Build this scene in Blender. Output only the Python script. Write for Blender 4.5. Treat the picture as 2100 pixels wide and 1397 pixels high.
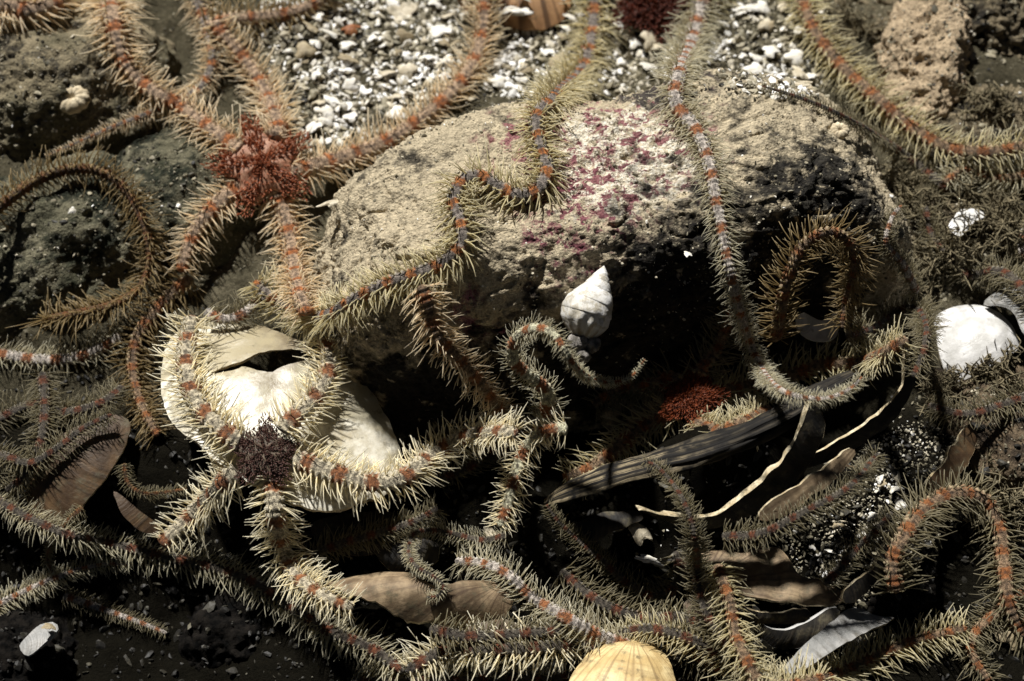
# Brittle stars on a boulder among shell gravel, under water.  Units: 1 unit = 1 cm.
import bpy, bmesh, math, random
import numpy as np
from mathutils import Vector, Matrix
from mathutils.bvhtree import BVHTree
from mathutils.geometry import delaunay_2d_cdt

random.seed(7)
rng = np.random.default_rng(7)
for o in list(bpy.data.objects):
    bpy.data.objects.remove(o)
SC = bpy.context.scene
COL = SC.collection

# ------------------------------------------------------------------ camera
PITCH = math.radians(55.0)
DIST = 33.3
LENS = 50.0
cam_d = bpy.data.cameras.new('camera')
cam = bpy.data.objects.new('camera', cam_d)
COL.objects.link(cam)
cam.location = (0, -DIST*math.cos(PITCH), DIST*math.sin(PITCH))
cam.rotation_euler = (math.pi/2 - PITCH, 0, 0)
cam_d.lens = LENS
cam_d.sensor_width = 36
cam_d.clip_start = 0.1
cam_d.clip_end = 2000
cam_d.dof.use_dof = True
cam_d.dof.focus_distance = 30.6
cam_d.dof.aperture_fstop = 0.17
SC.camera = cam
SC.render.resolution_x = 1024
SC.render.resolution_y = 681

# ------------------------------------------------------------------ world, sun, exposure
SUN_FROM = Vector((-0.28, 0.52, 0.84)).normalized()      # direction towards the light
w = bpy.data.worlds.new('World')
SC.world = w
w.use_nodes = True
nt = w.node_tree
bg = nt.nodes['Background']
sky = nt.nodes.new('ShaderNodeTexSky')
sky.sky_type = 'NISHITA'
sky.sun_disc = False
sky.sun_elevation = math.asin(SUN_FROM.z)
sky.sun_rotation = math.atan2(SUN_FROM.x, SUN_FROM.y)
nt.links.new(sky.outputs['Color'], bg.inputs['Color'])
bg.inputs['Strength'].default_value = 0.006
sun_d = bpy.data.lights.new('sun', 'SUN')
sun_d.energy = 5.0
sun_d.angle = math.radians(2.5)
sun_d.color = (1.0, 0.975, 0.935)
sun = bpy.data.objects.new('sun', sun_d)
COL.objects.link(sun)
sun.location = SUN_FROM*60
sun.rotation_euler = SUN_FROM.to_track_quat('Z', 'Y').to_euler()
SC.view_settings.view_transform = 'Standard'
SC.view_settings.look = 'None'
SC.view_settings.gamma = 1
SC.view_settings.exposure = 0.48

# ------------------------------------------------------------------ pixel rays (photo is 2100 x 1397)
CAMP = np.array(cam.location)
FWD = np.array((0, math.cos(PITCH), -math.sin(PITCH)))
UPV = np.array((0, math.sin(PITCH), math.cos(PITCH)))
RGT = np.array((1.0, 0, 0))
KP = 36/LENS/2100                                        # size of a photo pixel at depth 1

def ray(px, py):
    px = np.asarray(px, float); py = np.asarray(py, float)
    return FWD + ((px-1050)*KP)[..., None]*RGT - ((py-698.5)*KP)[..., None]*UPV

def at_depth(px, py, t):
    return CAMP + np.asarray(t)[..., None]*ray(px, py)

def at_z(px, py, z):
    d = ray(px, py)
    return CAMP + ((z-CAMP[2])/d[..., 2])[..., None]*d

# ------------------------------------------------------------------ numpy noise
def _hash(ix, iy, iz, seed):
    n = (ix*374761393 + iy*668265263 + iz*1274126177 + seed*974711) & 0xffffffff
    n = ((n ^ (n >> 13))*1274126177) & 0xffffffff
    n = ((n ^ (n >> 15))*2246822519) & 0xffffffff
    return ((n ^ (n >> 16)) & 0xffffff)/float(0xffffff)

def vnoise(p, seed=0):
    i = np.floor(p).astype(np.int64); f = p-i
    u = f*f*(3-2*f)
    r = 0
    for dx in (0, 1):
        for dy in (0, 1):
            for dz in (0, 1):
                wgt = (u[:, 0] if dx else 1-u[:, 0])*(u[:, 1] if dy else 1-u[:, 1])*(u[:, 2] if dz else 1-u[:, 2])
                r = r + wgt*_hash(i[:, 0]+dx, i[:, 1]+dy, i[:, 2]+dz, seed)
    return r*2-1

def fbm(p, octv=4, seed=0, gain=0.5, lac=2.03):
    a = 1; s = 0; q = np.array(p, float)
    for k in range(octv):
        s = s + a*vnoise(q+17.3*k, seed+k); a *= gain; q = q*lac
    return s

def smooth(e0, e1, x):
    t = np.clip((np.asarray(x, float)-e0)/(e1-e0), 0, 1)
    return t*t*(3-2*t)

def gauss(a, sig):
    r = int(sig*3)+1
    k = np.exp(-0.5*(np.arange(-r, r+1)/sig)**2); k /= k.sum()
    return np.convolve(np.pad(a, r, mode='edge'), k, 'valid')

# ------------------------------------------------------------------ node helpers
class NB:
    def __init__(self, name):
        self.m = bpy.data.materials.new(name); self.m.use_nodes = True
        self.t = self.m.node_tree; self.n = self.t.nodes; self.l = self.t.links
        self.b = self.n['Principled BSDF']
        self.out = self.n['Material Output']
        self.obj = self.n.new('ShaderNodeTexCoord').outputs['Object']
    def put(self, sock, v):
        if isinstance(v, bpy.types.NodeSocket): self.l.new(v, sock)
        elif isinstance(v, (tuple, list)) and len(v) == 3 and sock.type == 'RGBA': sock.default_value = (*v, 1)
        else: sock.default_value = v
    def noise(self, scale, detail=4, rough=0.55, vec=None, dist=0.0):
        q = self.n.new('ShaderNodeTexNoise'); self.put(q.inputs['Vector'], vec or self.obj)
        q.inputs['Scale'].default_value = scale; q.inputs['Detail'].default_value = detail
        q.inputs['Roughness'].default_value = rough; q.inputs['Distortion'].default_value = dist
        return q.outputs['Fac']
    def voro(self, scale, feature='F1', vec=None, out='Distance'):
        q = self.n.new('ShaderNodeTexVoronoi'); q.feature = feature
        self.put(q.inputs['Vector'], vec or self.obj); q.inputs['Scale'].default_value = scale
        return q.outputs[out]
    def mapping(self, scale=(1, 1, 1), rot=(0, 0, 0), loc=(0, 0, 0), vec=None):
        q = self.n.new('ShaderNodeMapping'); self.put(q.inputs['Vector'], vec or self.obj)
        q.inputs['Scale'].default_value = scale; q.inputs['Rotation'].default_value = rot
        q.inputs['Location'].default_value = loc
        return q.outputs['Vector']
    def attr(self, name):
        q = self.n.new('ShaderNodeAttribute'); q.attribute_name = name
        return q.outputs['Fac']
    def math(self, op, a, b=0.0, c=0.0, clamp=False):
        q = self.n.new('ShaderNodeMath'); q.operation = op; q.use_clamp = clamp
        for s, v in zip(q.inputs, (a, b, c)): self.put(s, v)
        return q.outputs[0]
    def rng(self, v, a, b, c=0.0, d=1.0):
        q = self.n.new('ShaderNodeMapRange'); q.interpolation_type = 'SMOOTHSTEP'
        self.put(q.inputs['Value'], v)
        for nme, x in zip(('From Min', 'From Max', 'To Min', 'To Max'), (a, b, c, d)): q.inputs[nme].default_value = x
        return q.outputs['Result']
    def mix(self, f, a, b):
        q = self.n.new('ShaderNodeMix'); q.data_type = 'RGBA'
        self.put(q.inputs[0], f); self.put(q.inputs[6], a); self.put(q.inputs[7], b)
        return q.outputs[2]
    def ramp(self, f, stops):
        q = self.n.new('ShaderNodeValToRGB'); self.put(q.inputs['Fac'], f)
        e = q.color_ramp.elements
        while len(e) < len(stops): e.new(0.5)
        for el, (p, c) in zip(e, stops): el.position = p; el.color = (*c, 1)
        return q.outputs['Color']
    def patch(self, centre, radius, wob=0.5, scale=1.2):
        d = self.n.new('ShaderNodeVectorMath'); d.operation = 'DISTANCE'
        self.put(d.inputs[0], self.obj); d.inputs[1].default_value = tuple(centre)
        k = self.math('DIVIDE', d.outputs['Value'], radius)
        nz = self.noise(scale, 5, 0.6)
        return self.math('ADD', k, self.math('MULTIPLY', self.math('SUBTRACT', nz, 0.5), wob*4))   # < 1 is inside
    def bump(self, h, strength=0.4, dist=0.05):
        q = self.n.new('ShaderNodeBump'); self.put(q.inputs['Height'], h)
        q.inputs['Strength'].default_value = strength; q.inputs['Distance'].default_value = dist
        self.l.new(q.outputs['Normal'], self.b.inputs['Normal'])
    def done(self, col, rough=0.8, spec=0.25, **kw):
        self.put(self.b.inputs['Base Color'], col)
        self.put(self.b.inputs['Roughness'], rough)
        self.put(self.b.inputs['Specular IOR Level'], spec)
        for k, v in kw.items(): self.put(self.b.inputs[k.replace('_', ' ')], v)
        return self.m

# ------------------------------------------------------------------ object helpers
def tag(o, label=None, cat=None, group=None, kind=None):
    if label: o['label'] = label
    if cat: o['category'] = cat
    if group: o['group'] = group
    if kind: o['kind'] = kind
    return o

def empty(name, loc):
    o = bpy.data.objects.new(name, None); COL.objects.link(o); o.location = tuple(loc)
    o.empty_display_size = 0.2
    return o

def np_mesh(name, v, faces, mats, smooth_=True, attrs=None, mat_idx=None):
    """v Nx3, faces = list of int arrays (n x k)"""
    me = bpy.data.meshes.new(name)
    v = np.asarray(v, np.float32)
    fl = [np.asarray(f, np.int32) for f in faces if len(f)]
    nl = sum(f.size for f in fl); nf = sum(len(f) for f in fl)
    me.vertices.add(len(v)); me.vertices.foreach_set('co', v.ravel())
    me.loops.add(nl); me.loops.foreach_set('vertex_index', np.concatenate([f.ravel() for f in fl]))
    tot = np.concatenate([np.full(len(f), f.shape[1], np.int32) for f in fl])
    me.polygons.add(nf)
    me.polygons.foreach_set('loop_start', np.concatenate(([0], np.cumsum(tot)[:-1])).astype(np.int32))
    me.polygons.foreach_set('loop_total', tot)
    me.polygons.foreach_set('use_smooth', np.full(nf, smooth_, bool))
    for m in (mats if isinstance(mats, (list, tuple)) else [mats]): me.materials.append(m)
    if mat_idx is not None: me.polygons.foreach_set('material_index', np.asarray(mat_idx, np.int32))
    for k, a in (attrs or {}).items():
        at = me.attributes.new(k, 'FLOAT', 'POINT'); at.data.foreach_set('value', np.asarray(a, np.float32))
    me.update(calc_edges=True); me.validate()
    return me

def link(name, me, parent=None, loc=None):
    o = bpy.data.objects.new(name, me); COL.objects.link(o)
    if parent is not None: o.parent = parent
    if loc is not None: o.location = tuple(loc)
    return o

BVV, BVF = [], []          # everything that arms and gravel may rest on
def solid(o):
    me = o.data
    v = np.empty(len(me.vertices)*3); me.vertices.foreach_get('co', v); v = v.reshape(-1, 3)
    mw = o
    off = np.zeros(3)
    while mw is not None:
        off += np.array(mw.location); mw = mw.parent
    v = v+off
    me.calc_loop_triangles()
    f = np.empty(len(me.loop_triangles)*3, np.int32); me.loop_triangles.foreach_get('vertices', f)
    BVV.append(v); BVF.append(f.reshape(-1, 3))

def ico(sub):
    bm = bmesh.new(); bmesh.ops.create_icosphere(bm, subdivisions=sub, radius=1)
    v = np.array([x.co[:] for x in bm.verts]); f = np.array([[q.index for q in x.verts] for x in bm.faces])
    bm.free(); return v, f
ICO = {k: ico(k) for k in (1, 2, 3, 6, 7, 8)}

# ------------------------------------------------------------------ materials
def m_seabed():
    b = NB('seabed_sediment')
    n = b.noise(0.5, 5); f = b.noise(9, 6, 0.65)
    c = b.ramp(b.math('ADD', b.math('MULTIPLY', n, 0.5), b.math('MULTIPLY', f, 0.5)),
               [(0.3, (0.03, 0.027, 0.018)), (0.5, (0.085, 0.075, 0.048)), (0.68, (0.19, 0.165, 0.11))])
    # light falloff and hollow's shade painted in: near-black seabed colour before the boulder
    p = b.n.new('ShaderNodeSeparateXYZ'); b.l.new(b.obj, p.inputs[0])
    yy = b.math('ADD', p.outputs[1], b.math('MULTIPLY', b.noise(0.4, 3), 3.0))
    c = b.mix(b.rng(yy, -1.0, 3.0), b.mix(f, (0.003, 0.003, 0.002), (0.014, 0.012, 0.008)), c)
    b.bump(b.noise(14, 7, 0.75), 1.0, 0.12)
    return b.done(c, 0.95, 0.03)

def m_rock(name, tan=(0.54, 0.455, 0.31), dark=(0.035, 0.030, 0.022), cover=0.5, green=0.0, patches=()):
    b = NB(name)
    big = b.noise(0.55, 6, 0.6, dist=0.4); mid = b.noise(3.2, 6, 0.65); fin = b.noise(14, 4, 0.7)
    cov = b.math('ADD', b.math('MULTIPLY', big, 0.75), b.math('MULTIPLY', mid, 0.45))
    sed = b.ramp(b.math('ADD', b.math('MULTIPLY', fin, 0.6), b.math('MULTIPLY', mid, 0.4)),
                 [(0.34, tuple(x*0.30 for x in tan)), (0.46, tuple(x*0.75 for x in tan)), (0.56, tan), (0.68, tuple(min(1, x*1.45) for x in tan))])
    drk = b.mix(b.rng(fin, 0.45, 0.7), dark, tuple(x*2.6 for x in dark))
    c = b.mix(b.rng(cov, 0.60-0.2*cover-0.05, 0.60-0.2*cover+0.09), drk, sed)
    if green:
        c = b.mix(b.math('MULTIPLY', b.rng(b.noise(0.45, 4), 0.48, 0.62), green), c, (0.02, 0.026, 0.012))
    for cen, rad, col, lo, hi, sc, thr in patches:
        ins = b.rng(b.patch(cen, rad, 0.45, 1.6), 0.75, 1.15, 1.0, 0.0)
        spk = b.rng(b.noise(sc, 6, 0.62, dist=0.6), thr-0.03, thr+0.04)
        cc = b.mix(b.rng(b.noise(sc*3.5, 4, 0.7), 0.35, 0.65), lo, hi)
        c = b.mix(b.math('MULTIPLY', ins, spk), c, cc)
    # pores
    pore = b.rng(b.voro(5.5, vec=None), 0.03, 0.10)
    pore = b.math('MAXIMUM', pore, b.rng(b.noise(1.7, 3), 0.44, 0.52))
    c = b.mix(pore, dark, c)
    b.bump(b.math('ADD', b.noise(9, 8, 0.78), b.math('MULTIPLY', b.voro(16), 0.5)), 0.8, 0.11)
    return b.done(c, 0.88, 0.2)

def m_chip():
    b = NB('shell_gravel')
    a = b.attr('shade')
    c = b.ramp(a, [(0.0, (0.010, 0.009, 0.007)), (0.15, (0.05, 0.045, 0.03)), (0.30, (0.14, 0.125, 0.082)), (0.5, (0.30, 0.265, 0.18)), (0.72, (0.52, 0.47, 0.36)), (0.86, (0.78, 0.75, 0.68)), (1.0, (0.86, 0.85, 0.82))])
    c = b.mix(b.math('MULTIPLY', b.rng(b.noise(7, 5, 0.7), 0.54, 0.7), 0.4), c, (0.14, 0.12, 0.08))
    b.bump(b.noise(20, 4), 0.3, 0.03)
    return b.done(c, 0.6, 0.35)

def m_plain(name, lo, hi, scale=6, rough=0.6, spec=0.3, bump=0.3, stretch=None, dirt=0.0):
    b = NB(name)
    vec = b.mapping(scale=stretch) if stretch else None
    f = b.noise(scale, 6, 0.62, vec=vec)
    c = b.mix(b.rng(f, 0.35, 0.68), lo, hi)
    if dirt:
        d = b.rng(b.noise(scale*0.6, 6, 0.65), 0.60-0.25*dirt, 0.74-0.2*dirt)
        c = b.mix(b.math('MULTIPLY', d, 0.85), c, (0.075, 0.062, 0.035))
    b.bump(b.noise(scale*2.5, 5, 0.7, vec=vec), bump, 0.05)
    return b.done(c, rough, spec)

def m_shell(name, lo, hi, line, freq=9.0, amt=0.5, rough=0.5, dirt=0.3, rad=0.0, stains=()):
    """'gr' grows from the umbo to the lip, 'an' runs round it: growth lines, radial stain, grime"""
    b = NB(name)
    gr = b.attr('gr'); an = b.attr('an')
    wob = b.math('MULTIPLY', b.noise(1.4, 4), 0.5)
    u = b.math('MULTIPLY', b.math('ADD', gr, b.math('MULTIPLY', wob, 0.18)), freq)
    l1 = b.n.new('ShaderNodeTexNoise'); l1.noise_dimensions = '1D'; b.l.new(u, l1.inputs['W'])
    l1.inputs['Scale'].default_value = 1.0; l1.inputs['Detail'].default_value = 4
    ln = b.rng(l1.outputs['Fac'], 0.42, 0.62)
    c = b.mix(b.rng(b.noise(2.2, 5), 0.35, 0.65), lo, hi)
    c = b.mix(b.math('MULTIPLY', b.math('MULTIPLY', ln, amt), b.rng(b.noise(1.8, 5, 0.7), 0.36, 0.62)), c, line)
    if rad:
        l2 = b.n.new('ShaderNodeTexNoise'); l2.noise_dimensions = '1D'
        b.l.new(b.math('MULTIPLY', an, 14.0), l2.inputs['W']); l2.inputs['Detail'].default_value = 5
        l2.inputs['Scale'].default_value = 1.0
        c = b.mix(b.math('MULTIPLY', b.rng(l2.outputs['Fac'], 0.45, 0.7), rad), c, line)
    for cen, rr_, sc_ in stains:
        c = b.mix(b.math('MULTIPLY', b.rng(b.patch(cen, rr_, 0.5, 1.8), 0.5, 1.2, 1.0, 0.0), 0.9), c, sc_)
    d = b.rng(b.noise(3.4, 6, 0.7), 0.66-0.28*dirt, 0.82-0.25*dirt)
    c = b.mix(b.math('MULTIPLY', d, 0.8), c, (0.10, 0.085, 0.05))
    b.bump(b.math('ADD', b.math('MULTIPLY', l1.outputs['Fac'], 1.0), b.math('MULTIPLY', b.noise(16, 4), 0.5)), 0.35, 0.05)
    return b.done(c, rough, 0.35)

def m_arm(name, base, band, period, duty=0.42, side=(0.5, 0.46, 0.36), under=None, dark=(0.05, 0.035, 0.03)):
    """'seg' counts arm segments, 'ang' runs round the arm (0 = top, 1 = underside)"""
    b = NB(name)
    seg = b.attr('seg'); ang = b.attr('ang')
    jit = b.math('ADD', b.math('MULTIPLY', b.math('SUBTRACT', b.noise(2.0, 2), 0.5), 2.0), b.math('MULTIPLY', b.math('SUBTRACT', b.noise(11, 4, 0.7), 0.5), 2.2))
    ph = b.math('FRACT', b.math('DIVIDE', b.math('ADD', seg, jit), period))
    tri = b.math('ABSOLUTE', b.math('SUBTRACT', ph, 0.5))                     # 0 in band centre
    bandf = b.rng(tri, duty*0.5-0.07, duty*0.5+0.07, 1.0, 0.0)
    spk = b.noise(9, 6, 0.8)
    bc = b.mix(b.rng(spk, 0.38, 0.62), tuple(x*0.28 for x in base), tuple(min(1, x*1.6) for x in base))
    oc = b.mix(b.rng(spk, 0.38, 0.64), tuple(x*0.4 for x in band), tuple(min(1, x*1.3) for x in band))
    c = b.mix(bandf, bc, oc)
    fs = b.math('FRACT', seg)
    joint = b.math('MAXIMUM', b.rng(fs, 0.0, 0.14, 1, 0), b.rng(fs, 0.86, 1.0))
    c = b.mix(b.math('MULTIPLY', b.math('MULTIPLY', joint, 0.5), b.rng(b.noise(5, 4, 0.7), 0.35, 0.6)), c, dark)
    lat = b.math('MULTIPLY', b.rng(ang, 0.17, 0.27), b.rng(ang, 0.45, 0.60, 1, 0))     # pale lateral plates
    lp = b.math('MULTIPLY', lat, b.rng(b.math('ABSOLUTE', b.math('SUBTRACT', fs, 0.5)), 0.18, 0.34, 1, 0))
    c = b.mix(b.math('MULTIPLY', lp, 0.8), c, b.mix(b.math('MULTIPLY', bandf, 0.6), side, band))
    mid = b.math('MULTIPLY', b.rng(ang, 0.03, 0.10, 1, 0), b.rng(b.noise(6, 4, 0.7), 0.45, 0.6))      # broken dark line along the back
    c = b.mix(b.math('MULTIPLY', mid, 0.6), c, dark)
    if under: c = b.mix(b.rng(ang, 0.62, 0.75), c, under)
    b.bump(b.noise(15, 6, 0.8), 1.0, 0.09)
    return b.done(c, 0.55, 0.3)

def m_spine(name, base, tip, root, trans=0.5):
    b = NB(name)
    a = b.attr('len')
    k = b.attr('rnd')
    c = b.mix(b.rng(a, 0.0, 0.18), root, b.mix(b.rng(a, 0.25, 1.0), base, tip))
    hs = b.n.new('ShaderNodeHueSaturation'); b.put(hs.inputs['Color'], c)
    b.put(hs.inputs['Value'], b.math('ADD', 0.95, b.math('MULTIPLY', k, 0.6)))
    b.done(hs.outputs['Color'], 0.4, 0.4)
    tr = b.n.new('ShaderNodeBsdfTranslucent'); b.l.new(hs.outputs['Color'], tr.inputs['Color'])
    mx = b.n.new('ShaderNodeMixShader'); mx.inputs[0].default_value = trans
    b.l.new(b.b.outputs[0], mx.inputs[1]); b.l.new(tr.outputs[0], mx.inputs[2])
    tp = b.n.new('ShaderNodeBsdfTransparent'); m2 = b.n.new('ShaderNodeMixShader')
    b.put(m2.inputs[0], b.rng(a, 0.1, 0.9, 0.04, 0.28))
    b.l.new(mx.outputs[0], m2.inputs[1]); b.l.new(tp.outputs[0], m2.inputs[2])
    b.l.new(m2.outputs[0], b.out.inputs['Surface'])
    return b.m

# ------------------------------------------------------------------ the seabed
def ground_z(x, y):
    far = smooth(-1.5, 3.5, y)
    pit = -1.5 - 2.0*smooth(-2, -8, x)*smooth(-2, -6, y) + 0.7*smooth(3, 9, x)*smooth(-9, -2, y)
    z = pit*(1-far) + far*(0.035*(y-3))
    z = z + 2.7*np.exp(-((x-4.4)**2/3.4+(y+3.3)**2/1.6)) + 1.1*np.exp(-((x-0.2)**2/2.6+(y+4.0)**2/2.2))
    p = np.stack([x, y, np.zeros_like(x)], -1).reshape(-1, 3)
    nz = 0.45*fbm(p*0.33, 4, 5)+0.06*fbm(p*2.4, 4, 9)
    return z + nz.reshape(x.shape)

def build_seabed():
    n = 520
    t = np.linspace(-1, 1, n)
    g = 16*t + 180*np.sign(t)*np.abs(t)**7
    X, Y = np.meshgrid(g, g+1.0)
    Z = ground_z(X, Y)
    i = np.arange(n*n).reshape(n, n)
    f = np.stack([i[:-1, :-1], i[:-1, 1:], i[1:, 1:], i[1:, :-1]], -1).reshape(-1, 4)
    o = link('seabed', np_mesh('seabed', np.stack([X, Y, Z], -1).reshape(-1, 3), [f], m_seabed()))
    tag(o, 'seabed under the shell gravel, its near part painted dark for fading light', kind='structure')
    solid(o)
build_seabed()

# ------------------------------------------------------------------ rocks
def rock_mesh(name, rad, k, seed, sub, mat, lowa=0.16, mida=0.06, fina=0.02, tilt=(0, 0, 0), cut=None):
    n, f = ICO[sub]
    s = (np.abs(n)**k).sum(1)**(-1.0/k)
    p = n*s[:, None]*np.array(rad)
    mr = min(rad)
    q = p/mr
    d = lowa*mr*fbm(q*0.9, 3, seed)
    d = d + mida*mr*(fbm(q*3.0, 4, seed+20))
    rid = 1-np.abs(fbm(p*1.6, 4, seed+40))*1.6
    d = d + fina*(fbm(p*3.2, 4, seed+60, gain=0.62) + 0.8*np.minimum(rid, 0.4))
    # pits eaten into the crust
    pit = fbm(p*3.4, 3, seed+80)
    d = d - fina*1.6*smooth(0.35, 0.6, pit)
    d = d + fina*1.1*np.abs(fbm(p*5.5, 3, seed+90, gain=0.7))
    lump = fbm(p*1.1, 3, seed+95)
    d = d + fina*1.5*smooth(-0.1, 0.35, lump)*(0.5+fbm(p*4.5, 3, seed+97))
    if cut:
        ck = np.abs(fbm(q*cut+5.0, 3, seed+70)); d = d - 0.16*(1-smooth(0.0, 0.035, ck))*smooth(-0.2, 0.3, fbm(q*0.8, 2, seed+75))
        st = fbm(q*1.5, 3, seed+77)*4; d = d + 0.07*(st-np.floor(st)-0.5)
    p = p + n*d[:, None]
    R = np.array(Matrix.Rotation(tilt[2], 3, 'Z') @ Matrix.Rotation(tilt[1], 3, 'Y') @ Matrix.Rotation(tilt[0], 3, 'X'))
    p = p @ R.T
    return np_mesh(name, p, [f], mat)

BO = np.array((2.45, 2.0, -0.2))          # boulder centre
def local(px, py, z):                       # a spot on the boulder's top, in its own coordinates
    return tuple(at_z(px, py, z)-BO)

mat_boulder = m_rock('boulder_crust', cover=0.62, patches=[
    (local(1290, 320, 3.8), 1.9, None, (0.55, 0.47, 0.33), (0.85, 0.80, 0.68), 3.2, 0.44),
    (local(1230, 350, 3.2), 2.6, None, (0.17, 0.06, 0.065), (0.32, 0.15, 0.15), 3.4, 0.55),
    (local(1200, 460, 3.0), 1.8, None, (0.13, 0.04, 0.05), (0.26, 0.10, 0.115), 3.6, 0.54),
    (local(950, 605, 2.0), 1.2, None, (0.17, 0.04, 0.075), (0.42, 0.20, 0.25), 2.8, 0.46),
    (local(1010, 540, 2.0), 1.2, None, (0.45, 0.36, 0.16), (0.68, 0.58, 0.34), 2.2, 0.47),
    (local(780, 460, 2.0), 0.7, None, (0.45, 0.42, 0.36), (0.72, 0.70, 0.66), 3.0, 0.47),
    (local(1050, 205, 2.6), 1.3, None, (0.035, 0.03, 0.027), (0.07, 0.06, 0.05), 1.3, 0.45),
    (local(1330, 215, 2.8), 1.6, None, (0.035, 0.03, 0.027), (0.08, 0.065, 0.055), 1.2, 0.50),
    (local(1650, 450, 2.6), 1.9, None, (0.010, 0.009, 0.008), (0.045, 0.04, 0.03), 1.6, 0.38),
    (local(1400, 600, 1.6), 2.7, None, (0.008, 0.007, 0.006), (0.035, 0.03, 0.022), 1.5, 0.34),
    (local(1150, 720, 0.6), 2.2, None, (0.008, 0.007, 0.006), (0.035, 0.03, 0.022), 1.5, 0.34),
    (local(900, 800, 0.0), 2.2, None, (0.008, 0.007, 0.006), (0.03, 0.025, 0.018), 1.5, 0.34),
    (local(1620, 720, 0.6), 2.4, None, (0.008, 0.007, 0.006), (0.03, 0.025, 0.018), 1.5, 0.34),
])
boulder = empty('boulder', BO)
tag(boulder, 'large tan crusted boulder with pink and white patches on its top', 'boulder')
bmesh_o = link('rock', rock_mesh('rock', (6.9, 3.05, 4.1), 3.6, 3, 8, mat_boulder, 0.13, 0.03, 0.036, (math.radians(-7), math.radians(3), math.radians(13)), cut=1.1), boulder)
solid(bmesh_o)

def simple_rock(px, py, z, rad, seed, label, mat, k=2.5, sub=7, tilt=(0, 0, 0), fina=0.045, name='rock', lowa=0.2, mida=0.05):
    c = at_z(px, py, z)
    o = link(name, rock_mesh(name, rad, k, seed, sub, mat, lowa, mida, fina, tilt), None, c)
    tag(o, label, 'rock'); solid(o)
    return o
mat_left = m_rock('left_rock_crust', tan=(0.27, 0.225, 0.14), cover=0.5, green=0.5)
mat_green = m_rock('green_rock_crust', tan=(0.17, 0.155, 0.10), dark=(0.012, 0.014, 0.008), cover=0.3, green=0.5)
mat_right = m_rock('right_rock_crust', tan=(0.23, 0.185, 0.115), dark=(0.014, 0.012, 0.009), cover=0.33)
mat_brown = m_rock('brown_rock_crust', tan=(0.15, 0.11, 0.068), dark=(0.025, 0.018, 0.012), cover=0.4)
mat_black = m_plain('black_rock', (0.003, 0.003, 0.003), (0.014, 0.012, 0.010), 5, 0.95, 0.03, 1.0)
LR = [simple_rock(70, 200, -0.5, (4.3, 2.9, 2.3), 11, 'greyish tan rock with a pale round growth on it', mat_left, tilt=(0, 0, -0.3))]
LR.append(simple_rock(50, 555, -1.6, (3.9, 2.5, 2.4), 14, 'rock with a brown arm curled in a loop over it', mat_green, tilt=(0, 0, 0.2)))
LR.append(simple_rock(420, 430, -0.9, (2.7, 2.0, 1.7), 17, 'dark greenish rock sunk under the orange brittle star', mat_green, sub=6))
LR.append(simple_rock(1990, 60, -0.8, (3.8, 2.2, 1.6), 21, 'rugged brown rock beside the pale tan stone', mat_right, tilt=(0.1, 0, 0.2), mida=0.1, fina=0.09))
simple_rock(1895, 125, 0.55, (0.95, 2.3, 0.75), 52, 'pale tan stone standing against the rugged brown rock', m_rock('tan_stone', tan=(0.50, 0.385, 0.25), dark=(0.07, 0.05, 0.03), cover=0.75), k=3.0, sub=7, tilt=(0.25, -0.25, -0.30), fina=0.05, lowa=0.28)
LR.append(simple_rock(2060, 330, -0.7, (2.6, 1.7, 1.5), 24, 'silty tan rock under the end of a long bristly arm', mat_right, mida=0.08, fina=0.08))
LR.append(simple_rock(1960, 520, -1.6, (2.6, 1.6, 1.5), 27, 'dark rock overgrown with a tangle of bushy growth', mat_right, mida=0.1, fina=0.1))
LR.append(simple_rock(2060, 900, -1.7, (2.0, 2.1, 1.7), 31, 'smooth brown rock below the white bivalve shells', mat_brown, tilt=(0, 0.2, 0.4), fina=0.03))
simple_rock(1830, 1190, -1.3, (0.85, 0.9, 0.9), 34, 'small black rock beside the curled arm', mat_black, sub=6, fina=0.06)
simple_rock(520, 1320, -4.2, (1.5, 1.2, 1.4), 37, 'black stone lying deep in the hollow', mat_black, sub=6)
simple_rock(760, 860, -2.6, (2.2, 1.4, 1.7), 41, 'black stone wedged under the boulder beside the cracked shell', mat_black, sub=6)
simple_rock(120, 960, -3.4, (2.2, 1.5, 1.5), 44, 'dark brown stone under the striped brown shell', mat_black, sub=6)
simple_rock(40, 1370, -3.9, (1.6, 1.2, 1.2), 45, 'black stone with a grey shell chip lying on it', mat_black, sub=6)

# ------------------------------------------------------------------ depth map of what is built so far
G = 4; PX0, PY0, PX1, PY1 = -200, -200, 2300, 1600
GW, GH = (PX1-PX0)//G+1, (PY1-PY0)//G+1
DM = np.full((GH, GW), 60.0)

def depth_build():
    off = 0; fs = []
    for v, f in zip(BVV, BVF): fs.append(f+off); off += len(v)
    tree = BVHTree.FromPolygons(np.concatenate(BVV).tolist(), np.concatenate(fs).tolist(), all_triangles=True)
    C = Vector(CAMP)
    for j in range(GH):
        dd = ray(np.arange(GW)*G+PX0, np.full(GW, j*G+PY0))
        ln = np.linalg.norm(dd, axis=1)
        for i in range(GW):
            h = tree.ray_cast(C, Vector(dd[i]))
            if h[3] is not None: DM[j, i] = h[3]/ln[i]
depth_build()
DM0 = DM.copy()          # rocks and seabed only

def depth_at(px, py, r=0):
    i = np.clip(np.round((np.asarray(px)-PX0)/G).astype(int), 0, GW-1)
    j = np.clip(np.round((np.asarray(py)-PY0)/G).astype(int), 0, GH-1)
    if r == 0: return DM[j, i]
    k = max(1, int(r/G)); best = np.full(i.shape, 99.0)
    for a in (-k, 0, k):
        for b in (-k, 0, k):
            best = np.minimum(best, DM[np.clip(j+a, 0, GH-1), np.clip(i+b, 0, GW-1)])
    return best

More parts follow.
